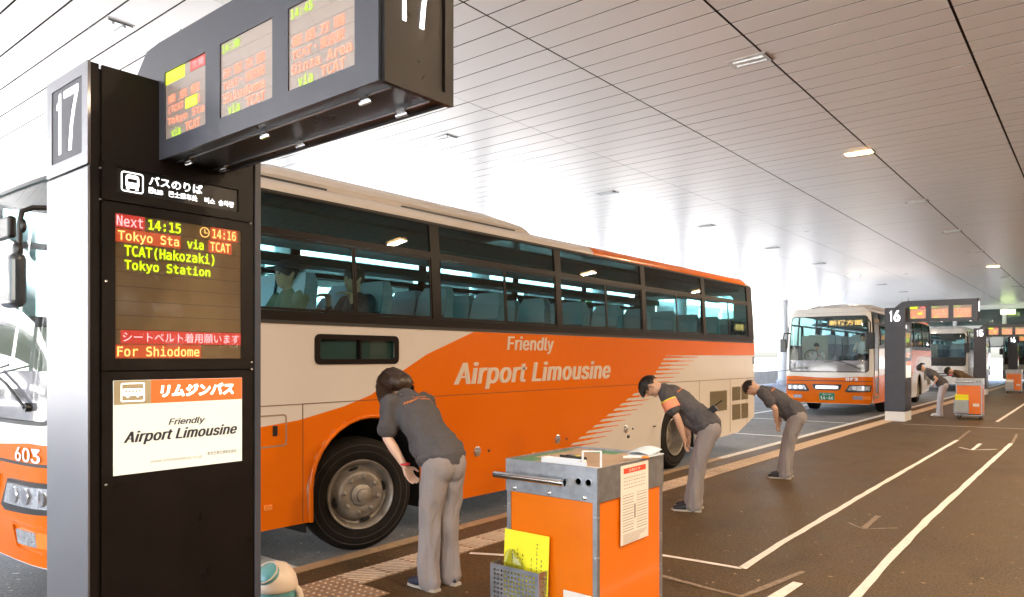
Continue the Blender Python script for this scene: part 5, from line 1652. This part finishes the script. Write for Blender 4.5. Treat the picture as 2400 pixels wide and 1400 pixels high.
pm_ = q.mesh('print'); pm_.transform(Matrix.Translation((.02, .01, 0)) @ Matrix.Rotation(R(-3), 4, 'X')); put('small_print', pm_, 'olivetext', yo)
hh_ = H_TOP = 1.038
mt = onc('desk_mat', 'green edged clear mat lying on top of the near cart', 'mat', 0, 0, hh_)
MB().box((-.56, .02, 0), (-.03, .66, .002)).put('sheet', 'tan', mt)
for (a, b, c_, d_) in ((-.565, .02, -.44, .17), (-.565, .17, -.535, .60), (-.42, .55, -.24, .665), (-.14, .52, -.03, .64), (-.45, .02, -.36, .055)):
    MB().box((a, b, .0022), (c_, d_, .0035)).put('green_patch', 'green', mt)
tray = onc('plastic_tray', 'low white plastic tray at the front edge of the near cart', 'tray', -.355, .012, hh_ + .002)
q = MB(); q.box((0, 0, 0), (.24, .07, .006)); q.box((0, 0, .006), (.24, .004, .036)); q.box((0, .066, .006), (.24, .07, .032)); q.box((0, .004, .006), (.004, .066, .034)); q.box((.236, .004, .006), (.24, .066, .034))
bevel(q.put('tray', 'white_steel', tray), .002)
fr_ = onc('card_stand', 'small white wire card stand on the near cart', 'stand', -.10, .012, hh_ + .002)
q = MB()
q.box((0, 0, 0), (.085, .06, .004)); q.box((.0, .0, .0), (.008, .008, .085)); q.box((.077, .05, .0), (.085, .058, .085))
q.tube([(.004, .004, .085), (.081, .054, .085)], .004, 6); q.box((-.012, -.004, 0), (.03, .004, .03))
q.put('frame', 'white_steel', fr_)
rdio = onc('handheld_radio', 'black handheld radio lying on top of the near cart', 'radio', -.34, .20, hh_ + .0035, R(-20))
bevel(MB().box((0, 0, 0), (.15, .05, .028)).put('casing', 'black', rdio), .01, 3)
MB().tube([(-.05, .012, .014), (0, .012, .014)], .008, 8).put('antenna', 'black', rdio)
MB().box((.085, .012, .0285), (.105, .035, .03)).put('button', 'yellow', rdio)
MB().box((.03, .012, .0285), (.07, .038, .029)).put('screen', 'galv', rdio)
cb = onc('clipboard', 'pale blue paper stack overhanging the rear corner of the near cart', 'papers', -.10, .50, H_TOP + .014)
vs = []; n = 8
for i in range(n + 1):
    u = i / n
    for j in (0, 1): vs.append((-.04 + .15 * u, .0 + .15 * j + u * .02, .004 + .018 * math.sin(u * 3.0) + .02 * j))
MB().add(vs, [(2 * i, 2 * i + 2, 2 * i + 3, 2 * i + 1) for i in range(n)]).put('sheet', 'paperblue', cb, 60)
MB().box((-.02, .0, 0), (.12, .17, .006)).put('board', 'paperblue', cb)
pn = onc('marker_pen', 'orange and white pens at the rear right corner of the near cart', 'pen', -.03, .40, H_TOP + .014, R(38))
MB().tube([(-.05, 0, .008), (.05, 0, .008)], .008, 10).put('barrel', 'paper', pn, 50)
MB().tube([(.05, 0, .008), (.09, 0, .008)], .0075, 10).put('cap', 'orangeprint', pn, 50)
MB().tube([(-.03, .02, .006), (.1, .03, .006)], .005, 8).put('barrel', 'paperblue', pn, 50)

c16 = cart('orange and steel cart beside pillar 16 with a small yellow card', -2.36, 22.0, R(2))
l16 = thing('leaflet', 'yellow card in the basket of the cart beside pillar 16', 'leaflet', (-2.97, 21.95, .2)); plate('card', [rrect(.02, 0, .32, .44, 0)], .002, FY(0), 'yellow', l16)
c15 = cart('orange and steel cart with white papers at the right edge of the frame', -2.72, 39.2, R(2))
l15 = thing('leaflet', 'white papers in the basket of the far right cart', 'leaflet', (-3.33, 39.1, .2)); plate('card', [rrect(.02, 0, .32, .42, 0)], .002, FY(0), 'paper', l15)

# ------------------------------------------------------------ jug beside the near pillar
jg = thing('drinks_jug', 'cream and teal domed plastic jug on the pavement beside the near pillar', 'jug', (-3.80, 2.46, 0))
jg.scale = (.94, .94, .97)
MB().lathe([(.115, .01), (.12, .03), (.125, .16), (.122, .24), (0, .24)], (0, 0, 0), 'z', 36).put('tank', 'teal', jg, 50)
MB().lathe([(.12, 0), (.12, .012), (0, .012)], (0, 0, 0), 'z', 36).put('base', 'creamplastic', jg, 50)
MB().lathe([(.128, .238), (.134, .246), (.132, .27), (.120, .315), (.098, .355), (.065, .385), (.03, .398), (0, .40)], (0, 0, 0), 'z', 40).put('dome', 'creamplastic', jg, 50)
dirc = V(.10, -.80, .85).normalized()
rt = dirc.to_track_quat('Z', 'Y').to_matrix()
MB().ball(V(0, 0, .268) + dirc * .093, (.090, .080, .050), 24, 12, rt).put('window', 'teal', jg, 60)
q = [V(0, 0, .268) + dirc * .098 + rt @ V(.083 * math.cos(a), .074 * math.sin(a), .018) for a in [2 * PI * k / 24 for k in range(25)]]
MB().tube(q, .005, 6).put('window_rim', 'creamplastic', jg, 60)
MB().tube([(.085, .075, .25), (.105, .095, .22), (.112, .10, .17)], [.022, .022, .026], 10).put('tap', 'creamplastic', jg, 50)
